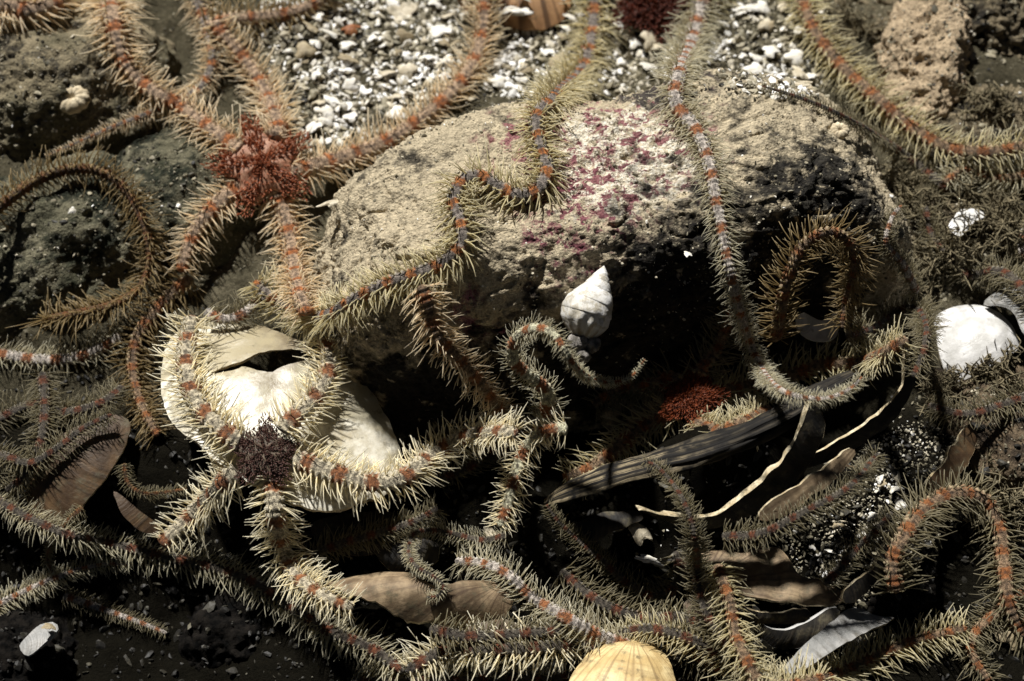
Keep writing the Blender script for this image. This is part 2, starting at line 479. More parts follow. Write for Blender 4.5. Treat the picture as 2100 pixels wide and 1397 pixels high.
def on(px, py, lift=0.0, r=0):
    return at_depth(np.asarray(px, float), np.asarray(py, float), depth_at(px, py, r)-lift)

def splat_pts(P, rad):
    """lower the depth map where a new thing lies: points P, radius in units"""
    q = np.asarray(P)-CAMP
    t = q @ FWD
    px = (q @ RGT)/t/KP+1050; py = 698.5-(q @ UPV)/t/KP
    rp = np.broadcast_to(rad, t.shape)/t/KP
    for x, y, tt, r in zip(px, py, t, rp):
        i0, i1 = int((x-r-PX0)/G), int((x+r-PX0)/G)+1
        j0, j1 = int((y-r-PY0)/G), int((y+r-PY0)/G)+1
        i0, j0 = max(i0, 0), max(j0, 0)
        if i1 <= i0 or j1 <= j0: continue
        s = DM[j0:j1+1, i0:i1+1]
        np.minimum(s, tt, out=s)

# ------------------------------------------------------------------ shells: a curved valve with a traced outline
def valve(name, label, cat, outline, mat, normal, anchor=None, lift=0.2, dome=0.5, thick=0.06, umbo=None,
          ridges=0.0, rfreq=6.0, ribs=0.0, rough=0.04, edge=None, group=None, step=11, parts=True, depth=None, warp=0.0):
    O = np.array(outline, float)
    if anchor is None: anchor = O.mean(0)
    t0 = depth if depth is not None else float(depth_at(anchor[0], anchor[1], 12))-lift
    A = at_depth(np.array(anchor[0], float), np.array(anchor[1], float), np.array(t0))
    n = np.array(Vector(normal).normalized())
    ex = RGT - n*(RGT @ n); ex /= np.linalg.norm(ex); ey = np.cross(n, ex)
    def proj(px, py):
        d = ray(px, py); s = ((A-CAMP) @ n)/(d @ n)
        p = CAMP + s[:, None]*d - A
        return np.stack([p @ ex, p @ ey], -1)
    # smooth, subdivide and roughen the outline
    m = len(O); pts = []
    for i in range(m):
        p0, p1, p2, p3 = O[i-1], O[i], O[(i+1) % m], O[(i+2) % m]
        k = max(2, int(np.linalg.norm(p2-p1)/9))
        for s in np.linspace(0, 1, k, endpoint=False):
            pts.append(0.5*((2*p1)+(-p0+p2)*s+(2*p0-5*p1+4*p2-p3)*s*s+(-p0+3*p1-3*p2+p3)*s**3))
    pts = np.array(pts)
    L = proj(pts[:, 0], pts[:, 1])
    cen = L.mean(0)
    j3 = np.concatenate([L*3.5, np.zeros((len(L), 1))], 1)
    L = L + min(rough, 0.07)*np.stack([fbm(j3, 3, 3), fbm(j3+9, 3, 4)], -1)
    lo, hi = L.min(0), L.max(0)
    st = step*KP*t0
    gx = np.arange(lo[0], hi[0], st); gy = np.arange(lo[1], hi[1], st)
    gp = np.array([(a+(st/2 if j % 2 else 0), b) for j, b in enumerate(gy) for a in gx])
    # inside test, kept clear of the boundary
    ins = np.zeros(len(gp), bool)
    x, y = gp[:, 0], gp[:, 1]
    for i in range(len(L)):
        a, b = L[i-1], L[i]
        c = ((a[1] > y) != (b[1] > y)) & (x < (b[0]-a[0])*(y-a[1])/(b[1]-a[1]+1e-12)+a[0])
        ins ^= c
    dmin = np.min(np.linalg.norm(gp[:, None]-L[None], axis=2), axis=1)
    gp = gp[ins & (dmin > st*0.6)]
    allp = np.concatenate([L, gp])
    nL = len(L)
    V, E, F, *_ = delaunay_2d_cdt([Vector(p) for p in allp], [(i, (i+1) % nL) for i in range(nL)], [], 1, 1e-6)
    V = np.array([v[:] for v in V]); F = np.array([f for f in F if len(f) == 3])
    h = (hi-lo)/2; c0 = (hi+lo)/2
    r2 = (((V-c0)/h)**2).sum(1)
    um = proj(np.array([umbo[0]], float), np.array([umbo[1]], float))[0] if umbo is not None else L[0]+0.35*(L[0]-c0)
    du = np.linalg.norm(V-um, axis=1); gr = du/(max(h)*2); an = np.arctan2(V[:, 1]-um[1], V[:, 0]-um[0])
    z = dome*(1-np.minimum(r2, 2.2)*0.75)
    v3 = np.concatenate([V, np.zeros((len(V), 1))], 1)
    wob = fbm(v3*0.8, 3, 8)
    z = z + ridges*np.sin((gr+0.03*wob)*rfreq*2*np.pi)*(0.6+0.4*wob) + ribs*np.sin(an*38+wob) + rough*0.6*fbm(v3*2.2, 4, 12)
    if warp: z = z + warp*((V[:, 0]-c0[0])/h[0])**2
    top = A + V[:, :1]*ex + V[:, 1:]*ey + z[:, None]*n
    tt = thick*(0.8+0.4*fbm(v3*3, 2, 15))
    bot = top - n*tt[:, None]
    N = len(V)
    # orientation
    a, b, c = V[F[:, 0]], V[F[:, 1]], V[F[:, 2]]
    cr = (b[:, 0]-a[:, 0])*(c[:, 1]-a[:, 1])-(b[:, 1]-a[:, 1])*(c[:, 0]-a[:, 0])
    F[cr < 0] = F[cr < 0][:, ::-1]
    cnt = {}
    for f in F.tolist():
        for u, v in ((f[0], f[1]), (f[1], f[2]), (f[2], f[0])): cnt[(u, v)] = 1
    bd = [(u, v) for (u, v) in cnt if (v, u) not in cnt]
    base = A.copy()
    root = empty(name, base)
    att = {'gr': np.tile(gr, 2), 'an': np.tile(an, 2)}
    me = np_mesh('valve', np.concatenate([top, bot])-base, [np.concatenate([F, F[:, ::-1]+N])], mat, True, att)
    o = link('valve', me, root)
    ev = np.array(bd); uq, inv = np.unique(ev, return_inverse=True); inv = inv.reshape(ev.shape)
    k = len(uq)
    rv = np.concatenate([top[uq], bot[uq]])-base
    rv[:k] += n*0.004
    q = np.stack([inv[:, 1], inv[:, 0], inv[:, 0]+k, inv[:, 1]+k], -1)
    out = rv.copy()
    link('broken_edge', np_mesh('broken_edge', out, [q], edge or mat, True, {'gr': np.tile(gr[uq], 2), 'an': np.tile(an[uq], 2)}), root)
    tag(root, label, cat, group)
    splat_pts(top[::3], st*1.6)
    return root

mt_white = m_shell('white_shell', (0.36, 0.32, 0.22), (0.74, 0.71, 0.61), (0.40, 0.33, 0.20), 7, 0.45, 0.4, 0.42, stains=[((0.2, 1.75, 0.3), 1.5, (0.15, 0.115, 0.065)), ((-1.0, 1.4, 0.3), 1.1, (0.34, 0.29, 0.18)), ((2.1, 0.2, 0.2), 0.75, (0.30, 0.27, 0.19)), ((0.9, 0.6, 0.3), 0.6, (0.38, 0.35, 0.25))])
mt_clean = m_shell('clean_white_shell', (0.50, 0.49, 0.46), (0.74, 0.73, 0.71), (0.26, 0.25, 0.24), 5, 0.55, 0.3, 0.18)
mt_cream = m_shell('cream_shell', (0.50, 0.36, 0.16), (0.68, 0.54, 0.28), (0.20, 0.13, 0.06), 8, 0.5, 0.5, 0.5, rad=0.6)
mt_brown = m_shell('brown_mussel_shell', (0.05, 0.028, 0.013), (0.11, 0.065, 0.03), (0.03, 0.02, 0.012), 12, 0.8, 0.6, 0.6)
mt_fuzzy = m_shell('fuzzy_brown_shell', (0.13, 0.09, 0.05), (0.34, 0.25, 0.15), (0.06, 0.035, 0.02), 5, 0.5, 0.7, 0.6, rad=0.7)
mt_dark = m_shell('dark_mussel_shell', (0.008, 0.007, 0.006), (0.03, 0.026, 0.02), (0.06, 0.046, 0.03), 20, 0.6, 0.75, 0.5)
mt_grey = m_shell('grey_shell', (0.20, 0.20, 0.19), (0.36, 0.35, 0.33), (0.12, 0.11, 0.09), 14, 0.7, 0.5, 0.3)
mt_edge = m_plain('pale_broken_edge', (0.42, 0.33, 0.19), (0.75, 0.66, 0.47), 5, 0.6, 0.3, 0.6, dirt=0.6)
mt_ribbed = m_shell('ribbed_brown_shell', (0.24, 0.12, 0.05), (0.40, 0.23, 0.11), (0.09, 0.045, 0.02), 3, 0.4, 0.6, 0.45, rad=0.95)

# ------------------------------------------------------------------ shell list (outlines in photo pixels)
valve('broken_shell', 'large broken white shell with a crack, under the brown-centred brittle star', 'shell',
      [(345, 690), (400, 655), (470, 668), (545, 690), (600, 718), (648, 744), (615, 746), (580, 752), (548, 754), (520, 766), (488, 776), (440, 796), (472, 794), (500, 786), (520, 790), (546, 800), (584, 792), (625, 776), (668, 764), (712, 780), (752, 812), (798, 880), (824, 945), (790, 1010), (690, 1048), (590, 1040), (480, 985), (410, 935), (355, 880), (333, 800)],
      mt_white, (0.05, 0.05, 1), (560, 850), 1.3, 0.75, 0.10, (700, 1000), 0.02, 4, 0, 0.05, mt_edge)
valve('bivalve_shell', 'smooth white bivalve shell with its rounded end towards a dark hooked arm', 'shell',
      [(1922, 645), (1985, 632), (2045, 650), (2082, 690), (2086, 720), (2050, 755), (1995, 778), (1950, 778), (1928, 740), (1918, 690)],
      mt_clean, (-0.1, 0.0, 1), (2000, 705), 0.35, 0.55, 0.09, (1925, 650), 0.01, 3, 0, 0.01, mt_edge)
valve('bivalve_shell', 'grey-rimmed white shell leaning behind the smooth white bivalve', 'shell',
      [(2020, 618), (2060, 598), (2120, 590), (2190, 620), (2200, 690), (2140, 720), (2095, 690), (2070, 650), (2040, 634)],
      mt_grey, (0.0, 0.3, 1), (2110, 650), 0.30, 0.35, 0.10, (2180, 640), 0.01, 4, 0, 0.015, mt_clean)
valve('cup_shell', 'small glossy white cup shell inside a curled arm', 'shell',
      [(1632, 655), (1650, 640), (1690, 650), (1720, 640), (1722, 672), (1712, 692), (1680, 698), (1648, 684)],
      mt_clean, (0.1, -0.1, 1), (1680, 670), 1.0, -0.25, 0.05, (1640, 650), 0.004, 3, 0, 0.008, mt_clean, step=7)
valve('mussel_shell', 'brown ribbed shell half buried in the white gravel', 'shell',
      [(935, -60), (1000, -80), (1120, -80), (1168, -20), (1160, 35), (1110, 62), (1040, 62), (985, 48), (945, 20)],
      mt_ribbed, (0.0, -0.25, 1), (1050, 0), 0.5, 0.45, 0.08, (1060, -160), 0.0, 4, 0.012, 0.02)
valve('mussel_shell', 'long dark mussel shell with a broad pale lip, over the fan-shaped brown shell', 'shell',
      [(1672, 826), (1640, 870), (1604, 925), (1552, 978), (1500, 1022), (1434, 1056), (1310, 1048), (1440, 1082), (1515, 1062), (1590, 1012), (1655, 945), (1692, 870)],
      mt_dark, (0.25, -0.80, 0.50), (1590, 990), 1.6, 0.25, 0.20, (1740, 800), 0.02, 8, 0, 0.025, mt_edge)
valve('mussel_shell', 'black mussel shell with a thin pale rim curving up to an orange arm', 'shell',
      [(1860, 695), (1850, 760), (1836, 795), (1790, 845), (1738, 882), (1690, 915), (1648, 940), (1652, 962), (1712, 938), (1775, 895), (1835, 845), (1872, 785), (1882, 730)],
      mt_dark, (0.35, -0.75, 0.50), (1780, 880), 1.5, 0.2, 0.09, (1870, 690), 0.01, 8, 0, 0.025, mt_edge)
valve('mussel_shell', 'black mussel shell with a brown rim above grey shell sand', 'shell',
      [(1770, 965), (1735, 1000), (1690, 1034), (1652, 1056), (1612, 1075), (1580, 1092), (1570, 1070), (1640, 1010), (1710, 960)],
      mt_dark, (0.2, -0.7, 0.6), (1670, 1020), 1.0, 0.2, 0.16, (1790, 930), 0.01, 8, 0, 0.02, mt_brown)
valve('shell_shard', 'fan-shaped brown shell shard with wavy growth lines', 'shell',
      [(1440, 1128), (1490, 1130), (1525, 1140), (1550, 1126), (1590, 1128), (1612, 1150), (1634, 1185), (1690, 1200), (1735, 1222), (1700, 1240), (1610, 1238), (1530, 1225), (1470, 1200)],
      mt_fuzzy, (0.0, 0.1, 1), (1570, 1180), 0.5, 0.2, 0.08, (1440, 1200), 0.03, 5, 0, 0.02, mt_edge)
valve('shell_shard', 'curved white-edged shell shard below the fan-shaped brown shard', 'shell',
      [(1545, 1272), (1580, 1288), (1625, 1282), (1670, 1262), (1700, 1248), (1725, 1256), (1690, 1300), (1630, 1330), (1570, 1318)],
      mt_dark, (0.0, -0.55, 0.8), (1630, 1285), 0.7, 0.2, 0.20, None, 0.01, 4, 0, 0.03, mt_clean)
valve('shell_shard', 'flat grey striped shell shard pointing to the bottom bristly arm', 'shell',
      [(1606, 1372), (1650, 1325), (1700, 1285), (1748, 1248), (1800, 1262), (1835, 1268), (1760, 1310), (1690, 1350), (1640, 1378)],
      mt_grey, (0.15, 0.2, 1), (1710, 1310), 0.6, 0.15, 0.09, (1900, 1200), 0.018, 12, 0, 0.02, mt_edge)
valve('mussel_shell', 'pale fuzzy brown mussel shell under a small curled arm', 'shell',
      [(665, 1192), (740, 1182), (835, 1192), (862, 1215), (905, 1228), (960, 1216), (1035, 1202), (1048, 1240), (1020, 1275), (930, 1290), (830, 1280), (740, 1245)],
      mt_fuzzy, (0.0, 0.0, 1), (860, 1235), 0.7, 0.8, 0.10, (1040, 1200), 0.015, 5, 0.006, 0.06, mt_edge)
valve('mussel_shell', 'brown striped mussel shell under dim arms beside the cracked shell', 'shell',
      [(100, 925), (160, 880), (235, 850), (265, 880), (240, 960), (180, 1040), (110, 1090), (60, 1060), (70, 980)],
      mt_brown, (-0.1, -0.35, 0.9), (165, 970), 0.4, 0.4, 0.08, (270, 850), 0.012, 10, 0, 0.02, mt_edge)
valve('shell_shard', 'thin pale shell rim sticking out of black shadow', 'shell',
      [(232, 1008), (250, 1018), (285, 1045), (330, 1080), (332, 1100), (290, 1090), (255, 1060), (236, 1028)],
      mt_brown, (0.2, -0.4, 0.9), (285, 1050), 0.5, 0.1, 0.12, None, 0, 4, 0, 0.02, mt_edge)
valve('shell_shard', 'grey shell chip lying in the black hollow', 'shell',
      [(40, 1325), (75, 1290), (108, 1275), (120, 1290), (95, 1320), (60, 1345)],
      mt_grey, (0, 0.1, 1), None, 0.3, 0.08, 0.08, None, 0, 4, 0, 0.02, mt_clean, step=8)
valve('shell_shard', 'dark brown shell piece lying under the rim of the cracked white shell', 'shell',
      [(640, 1075), (720, 1055), (800, 1050), (835, 1075), (820, 1120), (740, 1140), (660, 1120)],
      mt_dark, (0, -0.2, 1), None, 0.3, 0.2, 0.08, None, 0.01, 5, 0, 0.02, mt_brown)
valve('shell_shard', 'broken white shell lying among dark growth', 'shell',
      [(1945, 465), (1970, 435), (2005, 428), (2018, 445), (1995, 462), (1970, 485)],
      mt_clean, (0, 0.1, 1), None, 0.35, 0.12, 0.07, None, 0, 4, 0, 0.03, mt_clean, step=8)

# ------------------------------------------------------------------ fibrous strip
def strip(name, label, cat, pts, wid, mat, lift=0.25, hgt=0.5):
    P = np.array(pts, float)
    s = np.linspace(0, len(P)-1, 140)
    px = np.interp(s, range(len(P)), P[:, 0]); py = np.interp(s, range(len(P)), P[:, 1])
    ker = np.exp(-np.linspace(-2, 2, 21)**2); ker /= ker.sum()
    px = np.convolve(np.pad(px, 10, mode='edge'), ker, 'valid'); py = np.convolve(np.pad(py, 10, mode='edge'), ker, 'valid')
    t = depth_at(px, py, 20)
    lin = np.polyval(np.polyfit(s, t, 2), s)
    t = np.minimum(lin, lin)-lift
    C = at_depth(px, py, t)
    T = np.gradient(C, axis=0); T /= np.linalg.norm(T, axis=1)[:, None]
    U = -ray(px, py)*0.35+np.array((0, 0.4, 0.8)); U -= T*(U*T).sum(1)[:, None]; U /= np.linalg.norm(U, axis=1)[:, None]
    B = np.cross(T, U)
    m = 36
    a = np.linspace(0, 2*np.pi, m, endpoint=False)
    u = s/s[-1]
    wd = np.interp(u, np.linspace(0, 1, len(wid)), wid)*KP*t/2
    q = np.stack([np.repeat(u*3, m), np.tile(np.cos(a)*2.2, len(s)), np.tile(np.sin(a)*2.2, len(s))], -1)
    r = (1+0.42*fbm(q*np.array((1.4, 2.2, 2.2)), 5, 3)+0.10*np.tile(np.sin(a*9), len(s))).reshape(-1, m)
    V = C[:, None]+(np.cos(a)[None, :, None]*B[:, None]+hgt*np.sin(a)[None, :, None]*U[:, None])*(wd[:, None]*r)[..., None]
    i = np.arange(len(s)*m).reshape(len(s), m); j = np.roll(i, -1, 1)
    f = np.stack([i[:-1], j[:-1], j[1:], i[1:]], -1).reshape(-1, 4)
    base = V.reshape(-1, 3).mean(0)
    o = link(name, np_mesh(name, V.reshape(-1, 3)-base, [f, i[:1][:, ::-1], i[-1:]], mat, True,
             {'gr': np.tile(a/6.28, len(s)), 'an': np.repeat(u, m)}), None, base)
    tag(o, label, cat)
    splat_pts(V.reshape(-1, 3)[::3], wd.mean()*0.6)
    return o
def m_wood():
    b = NB('fibrous_strip')
    st = b.attr('gr')
    l1 = b.n.new('ShaderNodeTexNoise'); l1.noise_dimensions = '1D'; b.l.new(b.math('ADD', st, b.math('MULTIPLY', b.noise(1.2, 3), 0.06)), l1.inputs['W'])
    l1.inputs['Scale'].default_value = 22; l1.inputs['Detail'].default_value = 5
    pale = b.rng(b.attr('an'), 0.30, 0.62, 1, 0)
    f = b.math('MULTIPLY', b.rng(l1.outputs['Fac'], 0.42, 0.66), b.math('ADD', 0.12, b.math('MULTIPLY', pale, 0.88)))
    f = b.math('MULTIPLY', f, b.rng(b.noise(2.5, 5), 0.35, 0.6))
    b.bump(l1.outputs['Fac'], 0.8, 0.06)
    return b.done(b.mix(f, (0.011, 0.010, 0.009), (0.42, 0.34, 0.21)), 0.8, 0.2)
# ------------------------------------------------------------------ barnacle-like growth
def growth(px, py, rad_px, label):
    c = on(px, py, 0.02, 6); R = rad_px*KP*31
    m, k = 40, 12
    a = np.linspace(0, 2*np.pi, m, endpoint=False)
    prof = [(1.0, -0.25), (1.0, 0.0), (0.93, 0.12), (0.8, 0.24), (0.62, 0.33), (0.45, 0.36), (0.3, 0.34), (0.2, 0.26), (0.12, 0.18), (0.05, 0.12)]
    V = []
    for r, z in prof:
        w_ = 1+0.06*np.sin(a*11)*(r > 0.3)+0.05*np.sin(a*3+1)
        V.append(np.stack([R*r*w_*np.cos(a), R*r*w_*np.sin(a), np.full(m, R*z)+0.03*R*np.sin(a*11)], -1))
    V = np.concatenate(V); i = np.arange(len(prof)*m).reshape(len(prof), m); j = np.roll(i, -1, 1)
    f = np.stack([i[:-1], j[:-1], j[1:], i[1:]], -1).reshape(-1, 4)
    q = Vector((-0.05, -0.3, 1)).normalized().to_track_quat('Z', 'Y').to_matrix()
    V = V @ np.array(q).T
    o = link('round_growth', np_mesh('round_growth', V, [f, i[-1:]], m_plain('pale_growth', (0.42, 0.34, 0.22), (0.70, 0.60, 0.42), 6, 0.7, 0.2, 0.5, dirt=0.2)), None, c)
    tag(o, label, 'barnacle')
growth(150, 202, 37, 'pale round barnacle-like growth on the greyish tan rock')
growth(1722, 268, 20, 'small pale bump growing on the far slope of the boulder')

# ------------------------------------------------------------------ whelk
def whelk(px, py, label):
    NT, m = 150, 72
    z = np.linspace(0, 1.72, NT)
    a = np.linspace(0, 2*np.pi, m, endpoint=False)
    prof = np.interp(z, [0, 0.06, 0.18, 0.36, 0.5, 0.62, 0.8, 1.05, 1.3, 1.5, 1.64, 1.72], [0.0, 0.08, 0.18, 0.30, 0.39, 0.50, 0.645, 0.715, 0.67, 0.50, 0.30, 0.12])
    prof = gauss(prof, 3); prof[0] = 0.004
    ZZ, AA = np.meshgrid(z, a, indexing='ij')
    lg = np.log(np.maximum(ZZ, 0.02)/0.72)/math.log(1.62)-AA/(2*np.pi)          # whole numbers on the suture
    fr = lg-np.floor(lg)
    body = smooth(0.72, 0.86, ZZ*1.62**(0-AA/(2*np.pi))*1.0)
    shoulder = np.where(ZZ < 1.1, 0.028*(np.minimum(fr*3, 1.0)-1)+0.03*np.sin(fr*np.pi), 0)
    RR = prof[:, None]*0.80*(1+shoulder)
    RR = RR*(1+0.17*np.cos(AA-0.3)*smooth(0.45, 0.85, ZZ))*(1+0.07*np.sin(AA*13)*smooth(0.95, 1.35, ZZ))
    nz = fbm(np.stack([RR*np.cos(AA)*3, RR*np.sin(AA)*3, ZZ*3], -1).reshape(-1, 3), 4, 3).reshape(NT, m)
    RR = RR*(1+0.055*nz)
    V = np.stack([RR*np.cos(AA), RR*np.sin(AA), 0.86-ZZ], -1).reshape(-1, 3)
    i = np.arange(NT*m).reshape(NT, m); j = np.roll(i, -1, 1)
    f = np.stack([i[:-1], i[1:], j[1:], j[:-1]], -1).reshape(-1, 4)
    S = 0.96
    V = V*S
    ax = Vector((0.30, 0.82, 0.58)).normalized()            # apex direction
    zq = np.array(ax.to_track_quat('Z', 'Y').to_matrix()) @ np.array(Matrix.Rotation(math.radians(20), 3, 'Z'))
    V = V @ zq.T
    base = on(px, py, 0.45, 10)
    root = empty('whelk', base)
    b = NB('whelk_shell')
    col = b.mix(b.rng(b.noise(1.6, 5), 0.35, 0.65), (0.60, 0.58, 0.53), (0.80, 0.79, 0.77))
    col = b.mix(b.math('MULTIPLY', b.rng(b.noise(3.6, 7, 0.75), 0.46, 0.60), 0.75), col, (0.36, 0.31, 0.21))
    sx = b.attr('low')
    col = b.mix(b.math('MULTIPLY', b.rng(b.math('ADD', sx, b.math('MULTIPLY', b.noise(2.5, 4), 0.5)), 0.75, 1.2), 0.75), col, (0.20, 0.145, 0.075))
    b.bump(b.noise(14, 5, 0.7), 0.35, 0.04)
    mt = b.done(col, 0.55, 0.3)
    low = np.repeat(smooth(0.9, 1.6, z), m)*(0.75+0.25*np.tile(np.sin(a*13), NT))
    o = link('shell_whorls', np_mesh('shell_whorls', V, [f, i[-1:]], mt, True, {'low': low}), root)
    # the short grey canal end, crusted
    n, ff = ICO[3]
    p = n*np.array((0.24, 0.22, 0.30))*(1+0.25*fbm(n*2.5, 3, 6))[:, None]
    d = np.array(zq) @ np.array((0.06, 0, -0.92))
    grey = m_plain('grey_crust', (0.10, 0.09, 0.075), (0.36, 0.33, 0.30), 7, 0.7, 0.2, 0.7)
    link('siphon_canal', np_mesh('siphon_canal', p+d, [ff], grey), root)
    for dx, dz, s in ((-0.22, -0.84, 0.17), (0.2, -0.88, 0.13), (-0.1, -1.12, 0.16)):
        p = n*s*(1+0.3*fbm(n*2.5+dx*9, 3, 7))[:, None]
        d = np.array(zq) @ np.array((dx, 0.12, dz))
        link('crust_lump', np_mesh('crust_lump', p+d, [ff], grey), root)
    tag(root, label, 'sea snail')
    splat_pts(V[::40]+base, 0.3)
whelk(1216, 622, 'white whelk shell with a pointed spire, clinging to the dark face of the boulder')

# ------------------------------------------------------------------ shell gravel
def chips(N, pxs, pys, sizes, shade, flat=(0.25, 0.6), lift=0.0):
    n, f = ICO[1]
    m = len(n)
    ii = np.clip(np.round((pxs-PX0)/G).astype(int), 0, GW-1); jj = np.clip(np.round((pys-PY0)/G).astype(int), 0, GH-1)
    P = at_depth(pxs, pys, DM0[jj, ii]-lift)          # gravel and crumbs lie on rock and seabed
    sc = np.stack([rng.uniform(0.75, 1.5, N), rng.uniform(0.5, 1.0, N), rng.uniform(*flat, N)], -1)*sizes[:, None]
    v = n[None]*(1+0.5*(rng.random((N, m, 1))-0.5))*sc[:, None]
    ang = rng.normal(0, 0.55, (N, 2)); az = rng.uniform(0, 2*np.pi, N)
    cz, sz = np.cos(az), np.sin(az); cx, sx = np.cos(ang[:, 0]), np.sin(ang[:, 0]); cy, sy = np.cos(ang[:, 1]), np.sin(ang[:, 1])
    Z = np.zeros(N); O = np.ones(N)
    Rz = np.stack([cz, -sz, Z, sz, cz, Z, Z, Z, O], -1).reshape(N, 3, 3)
    Rx = np.stack([O, Z, Z, Z, cx, -sx, Z, sx, cx], -1).reshape(N, 3, 3)
    Ry = np.stack([cy, Z, sy, Z, O, Z, -sy, Z, cy], -1).reshape(N, 3, 3)
    v = np.einsum('nij,nkj->nki', Rz @ Rx @ Ry, v)
    v[:, :, 2] += (sizes*sc[:, 2]/sizes*0.5)[:, None]
    v = v+P[:, None]
    F = (f[None]+(np.arange(N)*m)[:, None, None]).reshape(-1, 3)
    return v.reshape(-1, 3), F, np.repeat(shade, m)

def in_poly(x, y, poly):
    ins = np.zeros(len(x), bool)
    for i in range(len(poly)):
        a, b = poly[i-1], poly[i]
        ins ^= ((a[1] > y) != (b[1] > y)) & (x < (b[0]-a[0])*(y-a[1])/(b[1]-a[1]+1e-12)+a[0])
    return ins
def sample(poly, N):
    p = np.array(poly); out = np.zeros((0, 2))
    while len(out) < N:
        q = rng.uniform(p.min(0), p.max(0), (N*3, 2)); out = np.concatenate([out, q[in_poly(q[:, 0], q[:, 1], poly)]])
    return out[:N]
BEDS = [([(560, -190), (1480, -190), (1480, 120), (1300, 190), (1000, 200), (870, 260), (760, 310), (640, 300), (560, 210), (520, 60)], 7500, 0.66),
        ([(1440, -190), (1720, -190), (1680, 90), (1700, 190), (1600, 210), (1480, 180), (1430, 60)], 2000, 0.66),
        ([(1540, 1040), (1700, 960), (1860, 860), (1990, 900), (1960, 1040), (1880, 1180), (1740, 1260), (1600, 1240), (1560, 1140)], 3600, 0.46),
        ([(1800, 800), (2100, 780), (2250, 1000), (1900, 1100)], 350, 0.30),
        ([(-150, -150), (520, -150), (560, 120), (420, 700), (-150, 700)], 1600, 0.38),
        ([(1700, -150), (2250, -150), (2250, 600), (1900, 600), (1760, 300)], 1500, 0.36),
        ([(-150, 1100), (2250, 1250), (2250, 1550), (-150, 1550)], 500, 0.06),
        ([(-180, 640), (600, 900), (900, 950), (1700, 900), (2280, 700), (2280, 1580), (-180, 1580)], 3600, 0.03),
        ([(540, -190), (1720, -190), (1700, 200), (1300, 210), (1000, 220), (870, 280), (760, 330), (620, 320), (540, 210)], 9000, 0.44),
        ([(900, 1050), (1600, 1050), (1700, 1350), (900, 1350)], 260, 0.32)]
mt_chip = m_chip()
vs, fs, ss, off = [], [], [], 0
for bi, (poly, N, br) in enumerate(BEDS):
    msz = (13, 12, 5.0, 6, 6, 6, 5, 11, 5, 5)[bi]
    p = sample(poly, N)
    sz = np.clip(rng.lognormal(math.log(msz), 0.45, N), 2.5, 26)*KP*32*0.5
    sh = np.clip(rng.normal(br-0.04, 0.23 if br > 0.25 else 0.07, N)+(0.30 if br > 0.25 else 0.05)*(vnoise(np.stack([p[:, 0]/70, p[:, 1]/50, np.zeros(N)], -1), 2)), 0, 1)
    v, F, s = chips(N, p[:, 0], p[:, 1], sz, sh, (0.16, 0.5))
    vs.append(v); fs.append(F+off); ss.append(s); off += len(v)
# the gravel goes on beyond the frame
xy = np.stack([rng.uniform(-32, 32, 9000), rng.uniform(9, 30, 9000)], -1)
xy = xy[(np.abs(xy[:, 0]) > 12) | (xy[:, 1] > 12.5)]
def chips_world(xy):
    n, f = ICO[1]; N = len(xy); m = len(n)
    z = ground_z(xy[:, 0], xy[:, 1])
    a = rng.uniform(0, 6.28, N); c, d = np.cos(a), np.sin(a)
    v = n[None]*(1+0.5*(rng.random((N, m, 1))-0.5))*np.stack([rng.uniform(0.06, 0.2, N), rng.uniform(0.05, 0.12, N), rng.uniform(0.03, 0.07, N)], -1)[:, None]
    v = np.stack([v[..., 0]*c[:, None]-v[..., 1]*d[:, None], v[..., 0]*d[:, None]+v[..., 1]*c[:, None], v[..., 2]], -1)
    v = v+np.stack([xy[:, 0], xy[:, 1], z+0.02], -1)[:, None]
    return v.reshape(-1, 3), (f[None]+(np.arange(N)*m)[:, None, None]).reshape(-1, 3), np.repeat(np.clip(rng.normal(0.55, 0.25, N), 0, 1), m)
v, F, s_ = chips_world(xy)
vs.append(v); fs.append(F+off); ss.append(s_); off += len(v)
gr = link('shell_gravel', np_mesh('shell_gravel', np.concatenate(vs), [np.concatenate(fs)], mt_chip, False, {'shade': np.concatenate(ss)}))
tag(gr, 'fine gravel of broken shells spread over the seabed', 'gravel', kind='stuff')

# crumbs of silt and crust on the boulder: one child of it
def crumbs(parent, poly, N, lo, hi, shade, name='crust_crumbs'):
    p = sample(poly, N)
    sz = np.clip(rng.lognormal(math.log(lo), 0.5, N), 1.5, hi)*KP*31*0.5
    v, F, s = chips(N, p[:, 0], p[:, 1], sz, np.clip(rng.normal(shade, 0.16, N), 0, 1), (0.5, 0.9), -0.02)
    o = link(name, np_mesh(name, v-np.array(parent.location), [F], mt_chip, False, {'shade': s}), parent)
    tag(o, kind='stuff')
crumbs(boulder, [(700, 420), (980, 200), (1300, 170), (1700, 230), (1850, 380), (1800, 500), (1500, 620), (1300, 560), (1000, 650), (760, 640)], 5200, 2.8, 9, 0.50)
crumbs(boulder, [(930, 600), (1150, 480), (1500, 400), (1800, 400), (1650, 600), (1450, 720), (1250, 760), (1000, 720)], 900, 3.2, 9, 0.55, 'front_crumbs')

for o_, poly_, n_ in ((LR[0], [(-150, 60), (300, 60), (340, 330), (-150, 360)], 1500), (LR[1], [(-150, 400), (280, 400), (300, 640), (-150, 680)], 900),
                      (LR[2], [(260, 300), (560, 330), (560, 560), (300, 560)], 700), (LR[3], [(1700, -80), (2250, -80), (2250, 180), (1720, 180)], 1200),
                      (LR[4], [(1880, 240), (2250, 240), (2250, 430), (1880, 430)], 900), (LR[5], [(1780, 430), (2200, 430), (2200, 640), (1780, 640)], 900),
                      (LR[6], [(1930, 780), (2220, 780), (2220, 1030), (1930, 1030)], 700)):
    crumbs(o_, poly_, n_, 4.0, 15, 0.30)

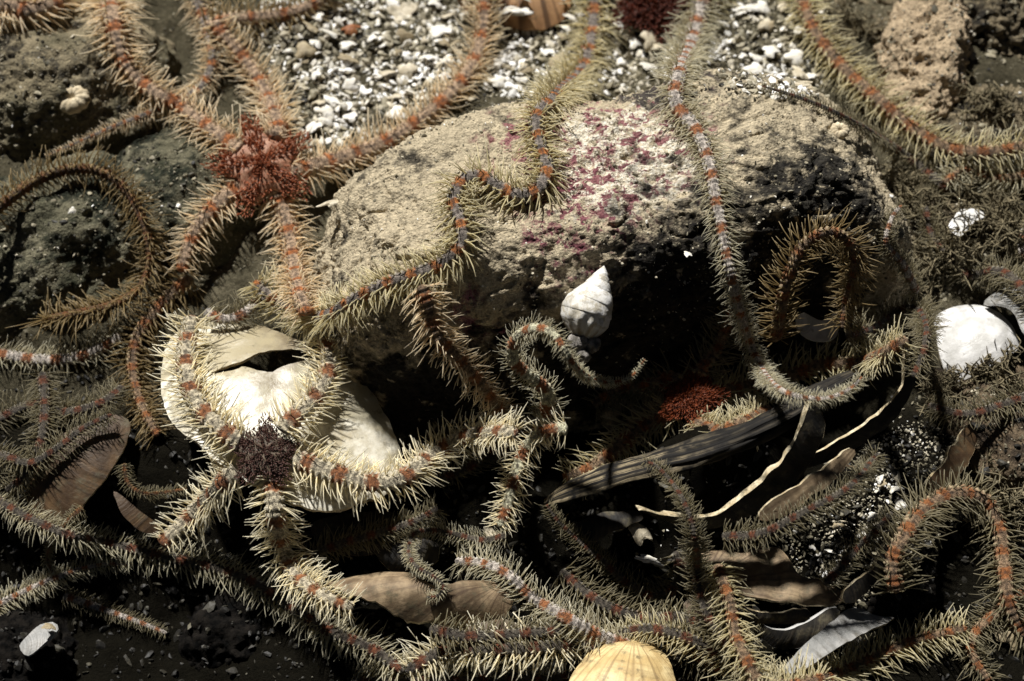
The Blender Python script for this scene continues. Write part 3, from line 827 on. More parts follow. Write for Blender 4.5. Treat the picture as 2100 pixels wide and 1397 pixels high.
# larger shell pieces: each one a thing
FRAG = {}
def fragment(px, py, wpx, hpx, mat, label, seed, curve=0.25, tilt=None, group='large shell fragments in the gravel', cat='shell fragment', name='shell_fragment', rot=None):
    r = np.random.default_rng(seed)
    n, f = ICO[3]
    p = n.copy()
    ang = np.arctan2(p[:, 1], p[:, 0])
    poly = 1+0.22*np.sin(ang*3+r.uniform(0, 6))+0.14*np.sin(ang*5+r.uniform(0, 6))+0.08*np.sin(ang*9+r.uniform(0, 6))
    s = KP*33/2
    p = p*np.array((wpx*s, hpx*s*1.2, 0.16*min(wpx, hpx)*s))
    p[:, :2] *= poly[:, None]
    q = (p[:, 0]/(wpx*s))**2+(p[:, 1]/(hpx*s*1.2))**2
    p[:, 2] += curve*min(wpx, hpx)*s*(1-q)+0.05*wpx*s*fbm(n*3, 3, seed)
    rx, ry = (r.normal(0, 0.3), r.normal(0, 0.3)) if tilt is None else tilt
    rz = r.uniform(-0.7, 0.7) if rot is None else rot
    M = Matrix.Rotation(rz, 3, 'Z') @ Matrix.Rotation(rx, 3, 'X') @ Matrix.Rotation(ry, 3, 'Y')
    p = p @ np.array(M).T
    c = on(px, py, 0.13, 4)
    o = link(name, np_mesh(name, p, [f], mat, False if seed % 2 else True, {'gr': np.sqrt(q)*0.5, 'an': ang, 'shade': np.full(len(p), r.uniform(0.6, 1.0))}), None, c)
    tag(o, label, cat, group)
    return o
mt_frag = [m_plain('fragment_white', (0.62, 0.58, 0.48), (0.86, 0.84, 0.79), 5, 0.45, 0.35, 0.3, dirt=0.15),
           m_plain('fragment_cream', (0.42, 0.36, 0.25), (0.66, 0.59, 0.45), 5, 0.5, 0.3, 0.3, dirt=0.3),
           m_plain('fragment_tan', (0.24, 0.19, 0.11), (0.42, 0.35, 0.23), 5, 0.6, 0.3, 0.4, dirt=0.3)]
def FL(q, where):
    return '%s %s %s shell fragment %s' % (('large', 'medium', 'small', 'tiny')[q % 4], ('rounded', 'oval', 'narrow')[q % 3], ('white', 'cream', 'white', 'tan', 'white')[q % 5], where)
mt_orange = m_plain('orange_pebble', (0.18, 0.06, 0.02), (0.40, 0.17, 0.07), 4, 0.5, 0.35, 0.4)
fragment(720, 60, 44, 26, mt_orange, 'rounded orange-brown pebble among white shell bits', 3, 0.6, (0, 0), None, 'pebble', 'pebble', 0.35)
fragment(826, 26, 62, 56, mt_frag[1], 'large cream cup-shaped shell piece in the gravel', 5, -0.35, (0.2, 0), None)
fragment(900, 64, 52, 44, mt_frag[0], 'jagged bright white shell piece beside the brown ribbed shell', 7, 0.2, None, None)
fragment(912, 88, 26, 22, mt_frag[2], 'small tan shell piece leaning on the jagged white one', 9, 0.2, None, None)
fragment(1022, 32, 16, 46, mt_frag[0], 'upright white sliver on the brown ribbed shell', 11, 0.1, (0.3, 0), None, rot=0.1)
fragment(1540, 16, 62, 20, mt_frag[0], 'long white shell sliver in the gravel beside a bristly arm', 13, 0.3, (0, 0), None, rot=0.1)
fragment(1640, 150, 34, 44, mt_frag[1], 'leaning cream shell flake at the foot of the far gravel', 15, 0.2, (0, 0.4), None, rot=0.5)
fragment(1640, 172, 60, 12, mt_frag[1], 'flat cream shell splinter against the boulder', 17, 0.1, (0, 0), None, rot=0.1)
fragment(1410, 521, 15, 13, mt_frag[0], 'tiny white chip on the dark face of the boulder', 19, 0.2, None, None)
fragment(148, 432, 16, 11, mt_frag[0], 'tiny white chip inside the looped arm', 21, 0.2, None, None)
fragment(1838, 1003, 26, 20, mt_frag[0], 'rounded white shell bit on the grey shell sand', 23, 0.4, None, None)
fragment(100, 1285, 24, 18, mt_frag[2], 'cream chip touching the grey shell chip in the black hollow', 25, 0.3, None, None)
fragment(832, 1056, 24, 30, mt_frag[0], 'white chip at the lower rim of the cracked shell', 27, 0.2, None, None)
fragment(1010, 1096, 44, 18, mt_frag[1], 'crusted pale chip under the small curled arm', 29, 0.3, None, None)
fragment(1310, 1090, 56, 34, mt_frag[1], 'crusty cream lump in the hollow under the dark fibrous strip', 31, 0.4, None, None)
fragment(1330, 1148, 50, 14, mt_frag[0], 'white sliver beside the hooked arm', 33, 0.2, (0, 0), None, rot=-0.3)
fragment(1550, 1258, 34, 18, mt_frag[0], 'white chip at the end of the curved white-edged shard', 35, 0.2, None, None)
fragment(2080, 1300, 60, 60, mt_frag[2], 'tan stone chip beyond the end of the bottom bristly arm', 37, 0.3, None, None)
fragment(640, 262, 40, 34, mt_frag[0], 'bright white shell flake next to the orange disc', 39, 0.2, None, None)
fragment(685, 415, 60, 14, mt_frag[1], 'pale crust splinter at the edge of the boulder under the orange star', 41, 0.3, (0, 0), None, rot=0.35)
big = sample([(590, -40), (1440, -40), (1440, 110), (1290, 160), (1000, 180), (880, 230), (740, 280), (610, 220), (560, 60)], 120)
for q, (x, y) in enumerate(big):
    wpx = (44, 33, 25, 18)[q % 4]*rng.uniform(0.9, 1.15)
    fragment(x, y, wpx, wpx*(0.9, 0.62, 0.4)[q % 3], mt_frag[(0, 1, 0, 2, 0)[q % 5]],
             FL(q, 'lying in the pale gravel behind the boulder'), 100+q)
big = sample([(1450, -20), (1650, -20), (1660, 120), (1690, 170), (1500, 160)], 26)
for q, (x, y) in enumerate(big):
    wpx = (44, 33, 25, 18)[q % 4]*rng.uniform(0.9, 1.15)
    fragment(x, y, wpx, wpx*(0.9, 0.62, 0.4)[q % 3], mt_frag[(0, 1, 0, 2, 0)[q % 5]],
             FL(q, 'in the gravel between the straight arm and the slanting arm'), 200+q, group='splinters between the two long arms')
big = sample([(1620, 1070), (1760, 1010), (1830, 960), (1870, 1000), (1780, 1150), (1700, 1200), (1640, 1160)], 16)
for q, (x, y) in enumerate(big):
    wpx = (22, 18, 14, 11)[q % 4]*rng.uniform(0.9, 1.15)
    fragment(x, y, wpx, wpx*(0.9, 0.62, 0.4)[q % 3], mt_frag[(0, 1, 0, 2, 0)[q % 5]],
             FL(q, 'on the patch of grey shell sand'), 300+q, group='chips on the grey shell sand')

# ------------------------------------------------------------------ bushy growth on the rocks at the side
mt_hyd = m_plain('bushy_growth', (0.10, 0.085, 0.05), (0.26, 0.215, 0.13), 5, 0.8, 0.2, 0.4)
def tubes(P, Rr, m=3):
    """P: B x n x 3 polylines, Rr: B x n radii -> verts, quads"""
    B, n, _ = P.shape
    T = np.gradient(P, axis=1); T /= np.linalg.norm(T, axis=2, keepdims=True)+1e-9
    ref = np.where(np.abs(T[..., 2:3]) < 0.85, np.array((0, 0, 1.0)), np.array((1.0, 0, 0)))
    N = np.cross(T, ref); N /= np.linalg.norm(N, axis=2, keepdims=True)+1e-9
    M = np.cross(T, N)
    a = np.arange(m)*2*np.pi/m
    V = P[:, :, None]+Rr[:, :, None, None]*(np.cos(a)[None, None, :, None]*N[:, :, None]+np.sin(a)[None, None, :, None]*M[:, :, None])
    i = np.arange(B*n*m).reshape(B, n, m); j = np.roll(i, -1, 2)
    f = np.stack([i[:, :-1], j[:, :-1], j[:, 1:], i[:, 1:]], -1).reshape(-1, 4)
    return V.reshape(-1, 3), f
def tuft(px, py, rpx, nb, label, seed):
    r = np.random.default_rng(seed)
    s = KP*31
    base = on(px, py, 0.0, 4)
    th = r.uniform(0, 2*np.pi, nb); el = r.uniform(0.25, 1.25, nb)
    D = np.stack([np.cos(th)*np.cos(el), np.sin(th)*np.cos(el), np.sin(el)], -1)
    n = 10; u = np.linspace(0, 1, n)
    Ln = r.uniform(0.5, 1.1, nb)*rpx*s
    st = r.normal(0, 0.22, (nb, 1, 3))*rpx*s*np.array((1, 1, 0.2))
    wob = np.cumsum(r.normal(0, 0.10, (nb, n, 3)), 1)
    P = st+(D[:, None]*u[None, :, None]+wob*u[None, :, None])*Ln[:, None, None]
    P[:, :, 2] -= (u**2)[None]*0.5*Ln[:, None]
    R = (0.035*(1-0.6*u))[None]*np.ones((nb, 1))
    v1, f1 = tubes(P, R, 4)
    # side twigs
    k = nb*16
    bi = r.integers(0, nb, k); ui = r.integers(1, n, k)
    S = P[bi, ui]; dd = r.normal(0, 1, (k, 3)); dd /= np.linalg.norm(dd, axis=1)[:, None]
    uu = np.linspace(0, 1, 3)
    Q = S[:, None]+dd[:, None]*(uu[None, :, None]*r.uniform(0.15, 0.42, k)[:, None, None])
    v2, f2 = tubes(Q, np.tile(np.array([0.022, 0.017, 0.008]), (k, 1)), 3)
    o = link('hydroid_tuft', np_mesh('hydroid_tuft', np.concatenate([v1, v2]), [f1, f2+len(v1)], mt_hyd), None, base)
    tag(o, label, 'hydroid', 'bushy growths on the dark rocks')
for q, (x, y, rp, nb, lb) in enumerate([
        (1880, 420, 90, 16, 'bushy brown growth beside a thin upright arm tip'),
        (1960, 520, 110, 20, 'widest brown bushy tangle above the white bivalve shells'),
        (2050, 470, 100, 18, 'brown bushy tangle past the broken white shell'),
        (1880, 560, 90, 16, 'brown bushy tangle beside the looped arm with the cup shell'),
        (2080, 560, 80, 14, 'brown bushy growth over the grey-rimmed shell'),
        (1740, 60, 90, 12, 'brown fuzzy growth on the rugged rock near the long bristly arm'),
        (2040, 220, 80, 10, 'thin brown growth on the silty tan rock'),
        (1930, 800, 60, 10, 'small bushy growth at the foot of the smooth white bivalve'),
        (1830, 380, 70, 12, 'fuzzy growth at the end of the boulder'),
        (2000, 380, 100, 16, 'dark fuzzy growth between the silty tan rock and the broken white shell'),
        (2040, 770, 70, 12, 'dark fuzzy growth below the smooth white bivalve'),
        (2060, 1010, 80, 12, 'dark fuzzy growth beneath the smooth brown rock'),
        (1760, 180, 60, 8, 'dark fuzzy growth in the shade of the slanting arm')]):
    tuft(x, y, rp*1.1, nb*2, lb, 500+q)

# ------------------------------------------------------------------ brittle stars
ARM = {
    'orange': m_arm('arm_orange', (0.44, 0.31, 0.205), (0.46, 0.16, 0.05), 5, 0.26, (0.55, 0.42, 0.26)),
    'grey': m_arm('arm_grey_orange', (0.24, 0.205, 0.175), (0.44, 0.16, 0.045), 4, 0.36, (0.48, 0.44, 0.33)),
    'pale': m_arm('arm_pale_red', (0.56, 0.49, 0.35), (0.36, 0.145, 0.06), 5, 0.36, (0.66, 0.60, 0.46)),
    'dark': m_arm('arm_dark', (0.10, 0.085, 0.065), (0.16, 0.055, 0.025), 5, 0.35, (0.34, 0.31, 0.24)),  # naturally dark arms, also arms darkened for weak light at left and bottom
    'brown': m_arm('arm_brown', (0.15, 0.085, 0.035), (0.20, 0.08, 0.025), 4, 0.40, (0.38, 0.28, 0.14)),
    'rust': m_arm('arm_rust', (0.26, 0.175, 0.105), (0.34, 0.13, 0.045), 4, 0.40, (0.52, 0.42, 0.26)),
    'banded': m_arm('arm_banded', (0.66, 0.60, 0.42), (0.38, 0.14, 0.05), 6, 0.42, (0.66, 0.62, 0.46)),
    'tail': m_arm('arm_tail', (0.52, 0.46, 0.40), (0.38, 0.15, 0.06), 5, 0.38, (0.66, 0.62, 0.55)),
}
SPN = {
    'orange': m_spine('spine_orange', (0.64, 0.53, 0.36), (0.78, 0.70, 0.54), (0.46, 0.26, 0.13)),
    'olive': m_spine('spine_olive', (0.52, 0.465, 0.285), (0.66, 0.61, 0.44), (0.45, 0.36, 0.20)),
    'cream': m_spine('spine_cream', (0.72, 0.66, 0.48), (0.82, 0.78, 0.64), (0.56, 0.46, 0.30)),
    'grey': m_spine('spine_grey', (0.47, 0.43, 0.30), (0.58, 0.55, 0.43), (0.60, 0.56, 0.46)),
    'dim': m_spine('spine_dim', (0.22, 0.19, 0.11), (0.32, 0.285, 0.19), (0.26, 0.20, 0.12)),  # darker copy of the spine colours, weak light put into the colour
    'brown': m_spine('spine_brown', (0.26, 0.19, 0.085), (0.38, 0.30, 0.165), (0.30, 0.20, 0.09)),
}
DISC = {
    'orange': m_plain('disc_orange', (0.24, 0.10, 0.055), (0.38, 0.21, 0.13), 11, 0.5, 0.35, 0.4),
    'umber': m_plain('disc_umber', (0.05, 0.034, 0.024), (0.15, 0.115, 0.075), 9, 0.6, 0.35, 0.4),
    'red': m_plain('disc_red', (0.07, 0.016, 0.007), (0.14, 0.038, 0.014), 5, 0.5, 0.35, 0.4),
    'maroon': m_plain('disc_maroon', (0.05, 0.012, 0.008), (0.10, 0.03, 0.015), 5, 0.5, 0.35, 0.4),
}
DSP = {
    'orange': m_spine('disc_spines_orange', (0.27, 0.08, 0.032), (0.36, 0.13, 0.062), (0.18, 0.045, 0.018), 0.15),
    'umber': m_spine('disc_spines_umber', (0.06, 0.024, 0.02), (0.16, 0.09, 0.07), (0.03, 0.012, 0.01), 0.15),
    'red': m_spine('disc_spines_red', (0.15, 0.034, 0.012), (0.24, 0.062, 0.022), (0.08, 0.016, 0.006), 0.15),
    'maroon': m_spine('disc_spines_maroon', (0.10, 0.02, 0.01), (0.16, 0.05, 0.03), (0.06, 0.01, 0.01), 0.15),
}

def catmull(P, step):
    P = np.array(P, float); m = len(P); out = []
    for i in range(m-1):
        p0, p1, p2, p3 = P[max(i-1, 0)], P[i], P[i+1], P[min(i+2, m-1)]
        k = max(2, int(np.linalg.norm(p2-p1)/step))
        for s in np.linspace(0, 1, k, endpoint=False):
            out.append(0.5*((2*p1)+(-p0+p2)*s+(2*p0-5*p1+4*p2-p3)*s*s+(-p0+3*p1-3*p2+p3)*s**3))
    out.append(P[-1]); return np.array(out)

def make_spines(B, D, L, W, bend, r):
    """B base points, D unit directions, L lengths, W base widths, bend vectors"""
    n = len(B); u = np.array([0, 0.35, 0.7, 1.0]); wf = np.array([1.15, 1.0, 0.85, 0.5])
    P = B[:, None]+D[:, None]*(u[None, :, None]*L[:, None, None])+bend[:, None]*(u**2)[None, :, None]*L[:, None, None]
    R = W[:, None]*wf[None]
    v, f = tubes(P, R, 4)
    i = np.arange(n*16).reshape(n, 4, 4)
    cap = i[:, 3]
    return v, [np.concatenate([f, cap])], {'len': np.tile(np.repeat(u, 4), n), 'rnd': np.repeat(r.random(n), 16)}

STAR_N = [0]
def arm_geom(pts, w0, w1, L0, L1, spk, t_base=None, lift=0.0, up_w=0.6, roll=0.0, nsp=6, seglen=None, fwd=0.30, r=None, seg0=0, clear=None):
    q = catmull(pts, 4.0)
    ds = np.concatenate([[0], np.cumsum(np.linalg.norm(np.diff(q, axis=0), axis=1))])
    tot = ds[-1]
    u = ds/tot
    prof = 1-u**1.25
    wpx = w1+(w0-w1)*prof
    hw = wpx*0.43
    t = depth_at(q[:, 0], q[:, 1], 6)
    k = 7
    tp = np.pad(t, k, mode='edge')
    mn = np.min(np.stack([tp[i:i+len(t)] for i in range(2*k+1)]), 0)
    ts = gauss(mn, 9)
    ts = np.minimum(ts, gauss(np.minimum(ts, mn), 5))
    lf2 = np.interp(u, np.linspace(0, 1, len(lift)), lift) if isinstance(lift, (tuple, list)) else lift
    ts = ts - hw*KP*ts*0.7 - lf2
    if t_base is not None:
        b = smooth(0, 110, ds); ts = t_base*(1-b)+np.minimum(ts, t_base+6)*b
        ts = gauss(ts, 5)
    C = at_depth(q[:, 0], q[:, 1], ts)
    # resample by segments
    l3 = np.concatenate([[0], np.cumsum(np.linalg.norm(np.diff(C, axis=0), axis=1))])
    un = KP*ts
    sl = (seglen if seglen else np.clip(wpx*0.42, 6.0, 14))*un
    segc = np.concatenate([[0], np.cumsum(np.diff(l3)/(0.5*(sl[1:]+sl[:-1])))])
    nseg = int(segc[-1]); sub = 6
    sv = np.linspace(0, nseg, nseg*sub+1)
    Cx = np.stack([np.interp(sv, segc, C[:, a]) for a in range(3)], -1)
    hwv = np.interp(sv, segc, hw*un); uv = np.interp(sv, segc, u)
    Lv = np.interp(sv, segc, (L1+(L0-L1)*prof)*un)*0.84
    T = np.gradient(Cx, axis=0); T /= np.linalg.norm(T, axis=1)[:, None]
    tc = CAMP-Cx; tc /= np.linalg.norm(tc, axis=1)[:, None]
    U = up_w*tc+(1-up_w)*np.array((0, 0.05, 1.0))
    U -= T*(U*T).sum(1)[:, None]; U /= np.linalg.norm(U, axis=1)[:, None]
    S = np.cross(T, U)
    if roll:
        c, s = math.cos(roll), math.sin(roll); U, S = U*c+S*s, S*c-U*s
    # body: beaded, a little flattened
    m = 14
    a = np.linspace(0, 2*np.pi, m, endpoint=False)          # 0 = up
    ph = sv-np.floor(sv)
    bead = 1-0.17*np.abs(2*ph-1)**2.0
    tipf = np.clip((1-uv)*26, 0.02, 1)**0.5*np.clip(uv*40+0.35, 0, 1)
    basef = 1.0
    rr = hwv*bead*tipf*basef
    side = np.abs(np.sin(a))
    V = Cx[:, None]+rr[:, None, None]*(np.cos(a)[None, :, None]*0.80*U[:, None]+(np.sin(a)*(1+0.06*side))[None, :, None]*S[:, None])
    lat = 0.16*hwv[:, None]*bead[:, None]*(side[None]**6)*np.maximum(0, np.cos((ph-0.5)*np.pi*1.6))[:, None]
    V = V + lat[..., None]*np.sign(np.sin(a))[None, :, None]*S[:, None]
    n = len(sv)
    i = np.arange(n*m).reshape(n, m); j = np.roll(i, -1, 1)
    f = np.stack([i[:-1], i[1:], j[1:], j[:-1]], -1).reshape(-1, 4)
    ang = np.tile(np.minimum(a, 2*np.pi-a)/np.pi, n)
    body = (V.reshape(-1, 3), f, np.repeat(sv+seg0, m), ang, np.stack([i[0], i[-1][::-1]]))
    # spines
    idx = np.arange(nseg)*sub+sub//2
    Bs, Ds, Ls, Ws, Bd = [], [], [], [], []
    free = np.ones(nseg, bool)          # no long spines where the arm runs under the disc
    if clear: free = np.interp(sv[idx], segc, np.hypot(q[:, 0]-clear[0], q[:, 1]-clear[1])) > clear[2]
    for sd in (-1, 1):
        for e in range(nsp):
            el = math.radians(-38+(94.0/(nsp-1))*e)
            clump = gauss(r.normal(0, 0.5, nseg), 1.6)
            el = el+r.normal(0, 0.15, nseg)+clump*0.35
            fw = fwd+r.normal(0, 0.17, nseg)+0.10*math.sin(e*2.1)+gauss(r.normal(0, 0.6, nseg), 1.4)*0.5
            d = np.cos(el)[:, None]*S[idx]*sd+np.sin(el)[:, None]*U[idx]+fw[:, None]*T[idx]
            d /= np.linalg.norm(d, axis=1)[:, None]
            ec = np.clip(el, -0.6, 1.1)
            b = Cx[idx]+hwv[idx][:, None]*0.88*(np.cos(ec)[:, None]*S[idx]*sd+0.8*np.sin(ec)[:, None]*U[idx])
            lf = float(np.interp(e/(nsp-1), [0, 0.3, 0.55, 0.8, 1.0], [0.6, 0.95, 1.0, 0.72, 0.36]))
            ln = Lv[idx]*lf*np.clip(r.normal(0.95, 0.17, nseg), 0.35, 1.3)*(1+0.12*np.sin(np.arange(nseg)*0.7+e))
            keep = (r.random(nseg) > 0.07) & free
            Bs.append(b[keep]); Ds.append(d[keep]); Ls.append(ln[keep])
            Ws.append((np.clip(Lv[idx]*0.029, 0.007, 0.022)*r.uniform(0.8, 1.15, nseg))[keep])
            Bd.append((T[idx]*r.normal(0.12, 0.2, nseg)[:, None]+U[idx]*r.normal(-0.08, 0.2, nseg)[:, None]+S[idx]*r.normal(0, 0.10, nseg)[:, None])[keep])
    # terminal tuft when the arm is cut short by perspective
    sp = make_spines(np.concatenate(Bs), np.concatenate(Ds), np.concatenate(Ls), np.concatenate(Ws), np.concatenate(Bd), r) if nseg > 1 else None
    splat_pts(Cx[::4]-0.0*tc[::4]+tc[::4]*hwv[::4][:, None]*0.7, hwv[::4]*1.3)
    return body, sp

def star(label, arms, arm_style='grey', spine='olive', disc=None, lift=0.05, group=None):
    """arms: list of dicts; disc: (px, py, radius_px, style, lift)"""
    STAR_N[0] += 1
    r = np.random.default_rng(1000+STAR_N[0])
    if disc: base = on(np.array(disc[0], float), np.array(disc[1], float), 0.0)
    else: base = on(np.array(arms[0]['p'][len(arms[0]['p'])//2][0], float), np.array(arms[0]['p'][len(arms[0]['p'])//2][1], float), 0.0)
    base = np.array(base)
    root = empty('brittle_star', base)
    VV, FF, SEG, ANG, MI, off = [], [], [], [], [], 0
    mats = [ARM[arm_style]]
    spines_out = []; CAPS = []
    tb = None
    if disc:
        dx, dy, dr, dst, dl = disc[:5]
        t0 = float(np.min(depth_at(np.array([dx-dr*0.6, dx, dx+dr*0.6, dx, dx]), np.array([dy, dy, dy, dy-dr*0.6, dy+dr*0.6]), 8)))-dl
        Cc = at_depth(np.array(dx, float), np.array(dy, float), np.array(t0))
        tb = t0+0.08
        tc = CAMP-Cc; tc /= np.linalg.norm(tc)
        nn = tc*0.75+np.array((0, 0.1, 0.6)); nn /= np.linalg.norm(nn)
        ex = RGT-nn*(RGT @ nn); ex /= np.linalg.norm(ex); ey = np.cross(nn, ex)
        R = dr*KP*t0
        az = [math.atan2(-(a['p'][0][1]-dy), a['p'][0][0]-dx) for a in arms]
        A0 = disc[5] if len(disc) > 5 else (az[0])
        m, k = 60, 16
        th = np.linspace(0, 2*np.pi, m, endpoint=False)
        rho = np.linspace(1, 0.0, k)
        lobes = 1-0.20*np.cos(5*(th-A0)); DH = 0.17
        H = []
        for rh in rho:
            rr = R*rh*lobes
            h = DH*R*(1-rh**2.4)+0.07*R*np.cos(5*(th-A0))*np.sin(np.pi*rh)+0.02*R*np.cos(10*(th-A0))*rh
            if rh == 1: h = h-0.22*R
            H.append(Cc+rr[:, None]*(np.cos(th)[:, None]*ex+np.sin(th)[:, None]*ey)+h[:, None]*nn)
        V = np.concatenate(H); i = np.arange(k*m).reshape(k, m); j = np.roll(i, -1, 1)
        f = np.stack([i[:-1], j[:-1], j[1:], i[1:]], -1).reshape(-1, 4)
        VV.append(V); FF.append(f); SEG.append(np.zeros(len(V))); ANG.append(np.zeros(len(V))); off = len(V)
        mats.append(DISC[dst]); MI.append(np.ones(len(f), int))
        # spinelets
        ns = 2000
        th = r.uniform(0, 2*np.pi, ns); rh = np.sqrt(r.random(ns))*1.18
        inter = np.cos(5*(th-A0))                       # -1 between the arms
        wdt = 0.72-0.55*np.clip(rh, 0, 1)
        dense = disc[6] if len(disc) > 6 else 0.0
        keep = (rh < 0.26) | (inter+r.normal(0, 0.35, ns) < -0.42+0.9*np.clip(0.7-rh, 0, 1)) | (r.random(ns) < dense)
        th, rh = th[keep], rh[keep]
        rl = rh*(1-0.20*np.cos(5*(th-A0)))*r.uniform(0.92, 1.10, len(th))
        hh = DH*R*(1-np.clip(rh, 0, 1)**2.4)-0.25*R*np.clip(rh-1, 0, 1)
        b = Cc+(R*rl)[:, None]*(np.cos(th)[:, None]*ex+np.sin(th)[:, None]*ey)+hh[:, None]*nn
        d = nn*0.9+(np.cos(th)[:, None]*ex+np.sin(th)[:, None]*ey)*(0.25+0.6*rh)[:, None]+r.normal(0, 0.28, (len(th), 3))
        d /= np.linalg.norm(d, axis=1)[:, None]
        v, ff, at = make_spines(b, d, R*r.uniform(0.06, 0.19, len(th))*(1+0.3*(dense > 0.5)), np.full(len(th), R*0.02), r.normal(0, 0.1, (len(th), 3)), r)
        spines_out.append(('disc_spines', v, ff, at, DSP[dst]))
        disc_pts = (V[::7], R*0.12)
    seg0 = 0
    for a in arms:
        if disc:          # the arm is rooted well inside the disc
            a = dict(a); p0 = np.array(a['p'][0], float); c2 = np.array(disc[:2], float)
            a['p'] = [tuple(c2+0.70*(p0-c2))]+list(a['p'])
        body, sp = arm_geom(a['p'], a['w'][0], a['w'][1], a['L'][0], a['L'][1], spine, tb, a.get('lift', lift), a.get('up', 0.62), a.get('roll', 0.0), a.get('n', 6), a.get('seg'), a.get('fwd', 0.28), r, 0, (disc[0], disc[1], disc[2]*0.6) if disc else None)
        v, f, sg, an, cp = body
        CAPS.append(cp+off)
        VV.append(v); FF.append(f+off); SEG.append(sg); ANG.append(an); off += len(v); MI.append(np.zeros(len(f), int))
        if sp: spines_out.append(('arm_spines', sp[0], sp[1], sp[2], SPN[a.get('spine', spine)]))
    if disc: splat_pts(*disc_pts)
    me = np_mesh('body', np.concatenate(VV)-base, [np.concatenate(FF), np.concatenate(CAPS)], mats, True, {'seg': np.concatenate(SEG), 'ang': np.concatenate(ANG)}, np.concatenate(MI+[np.zeros(sum(len(c) for c in CAPS), int)]))
    link('body', me, root)
    for nm, v, ff, at, mt in spines_out:
        tag(link(nm, np_mesh(nm, v-base, ff, mt, True, at), root), kind='stuff')
    tag(root, label, 'brittle star', group)
    return root

def A(p, w, L, **k): return dict(p=p, w=w, L=L, **k)

# -- underlying arms first, those lying on top last
star('red-centred brittle star half hidden beneath the fibrous strip', [
    A([(1372, 850), (1312, 882), (1255, 928), (1205, 962), (1150, 980)], (44, 26), (62, 44), spine='olive', lift=(0.1, 0.8, 0.9, 0.6)),
    A([(1470, 808), (1540, 792), (1620, 772), (1690, 748), (1760, 745), (1820, 720), (1868, 690)], (42, 30), (62, 46), spine='olive', lift=(0.1, 0.8, 0.9, 0.6)),
    A([(1428, 868), (1480, 885), (1530, 862), (1580, 838)], (40, 30), (52, 40), spine='olive', lift=(0.1, 0.8, 0.9, 0.6)),
    A([(1378, 775), (1325, 790), (1265, 800), (1210, 835)], (34, 22), (60, 50), spine='dim'),
    A([(1440, 755), (1470, 715), (1490, 670), (1500, 620)], (32, 22), (60, 50), spine='dim')],
    'rust', 'olive', (1415, 812, 50, 'red', 1.25, 0.6, 0.6))
strip('fibrous_strip', 'long dark fibrous strip with a pale frayed end, below the red-centred star', 'wood',
      [(1105, 1040), (1160, 1008), (1250, 975), (1330, 955), (1430, 930), (1530, 895), (1620, 850), (1690, 805), (1755, 765)],
      [10, 42, 58, 56, 60, 52, 50, 44, 22], m_wood(), 0.6, 0.6)

# more shell debris in the hollow
for lb, ol, mt_, nr, lf_ in [
        ('dark shell flake standing in the hollow below the fibrous strip', [(1165, 1090), (1210, 1062), (1290, 1045), (1320, 1062), (1270, 1085), (1215, 1110)], mt_dark, (0.1, -0.3, 0.9), 0.4),
        ('brown shell flake under the mottled olive arm', [(1400, 1240), (1450, 1222), (1500, 1240), (1490, 1275), (1430, 1280)], mt_brown, (0, -0.2, 1), 0.3),
        ('dark brown shell flake below the fuzzy brown mussel shell', [(960, 1290), (1030, 1275), (1110, 1290), (1100, 1325), (1020, 1330)], mt_brown, (0, -0.3, 1), 0.3),
        ('dark shell plate behind the small curled arm', [(760, 1110), (830, 1095), (900, 1120), (880, 1165), (800, 1170)], mt_dark, (0, -0.3, 1), 0.3),
        ('brown shell plate leaning on the smooth brown rock', [(1890, 1010), (1940, 930), (1985, 870), (2005, 890), (1970, 960), (1920, 1040)], mt_brown, (0.3, -0.4, 0.8), 0.5),
        ('dark ridged shell blade between the grey striped shard and the hooked arm', [(1730, 1215), (1790, 1150), (1830, 1085), (1850, 1095), (1810, 1170), (1750, 1235)], mt_dark, (0.3, -0.5, 0.8), 0.6),
        ('dark shell blade with a pale rim under the fan-shaped brown shard', [(1470, 1235), (1560, 1250), (1660, 1248), (1650, 1275), (1560, 1280), (1480, 1265)], mt_dark, (0, -0.6, 0.7), 0.5)]:
    valve('shell_shard', lb, 'shell', ol, mt_, nr, None, lf_, 0.15, 0.12, None, 0.012, 6, 0, 0.05, mt_edge, step=9)
star('dim rusty arm crossing above the striped brown shell', [A([(-60, 880), (0, 858), (70, 830), (140, 845), (210, 825), (255, 790)], (26, 20), (40, 34))], 'dark', 'dim')
star('fine brown arm tip hanging into the black hollow', [A([(170, 1040), (120, 1090), (98, 1140), (110, 1185)], (14, 6), (20, 10))], 'brown', 'dim')
star('small dim arm poking out between the orange star and the cracked shell', [A([(420, 640), (465, 655), (505, 640), (545, 600)], (26, 22), (44, 40))], 'tail', 'dim')
star('dim arm under the lower rim of the cracked shell', [A([(620, 1150), (690, 1118), (770, 1095), (850, 1070), (900, 1040)], (24, 18), (40, 34))], 'dark', 'dim')
star('olive mottled arm below the fuzzy brown mussel shell', [A([(880, 1290), (960, 1305), (1060, 1300), (1160, 1290), (1260, 1262)], (28, 24), (46, 40))], 'dark', 'dim')
star('dull arm along the foot of the dark arm with stout spines', [A([(720, 1400), (840, 1400), (960, 1395), (1080, 1398), (1180, 1385)], (30, 26), (50, 46))], 'dark', 'dim')
star('dark olive arm between the hooked arm and the cream shell', [A([(1150, 1170), (1225, 1232), (1310, 1265), (1400, 1268), (1470, 1300), (1560, 1310)], (28, 24), (48, 44))], 'dark', 'dim')
star('mottled arm sprawling to the right of the cream shell', [A([(1380, 1290), (1430, 1345), (1500, 1385), (1580, 1420)], (30, 28), (50, 46))], 'rust', 'dim')
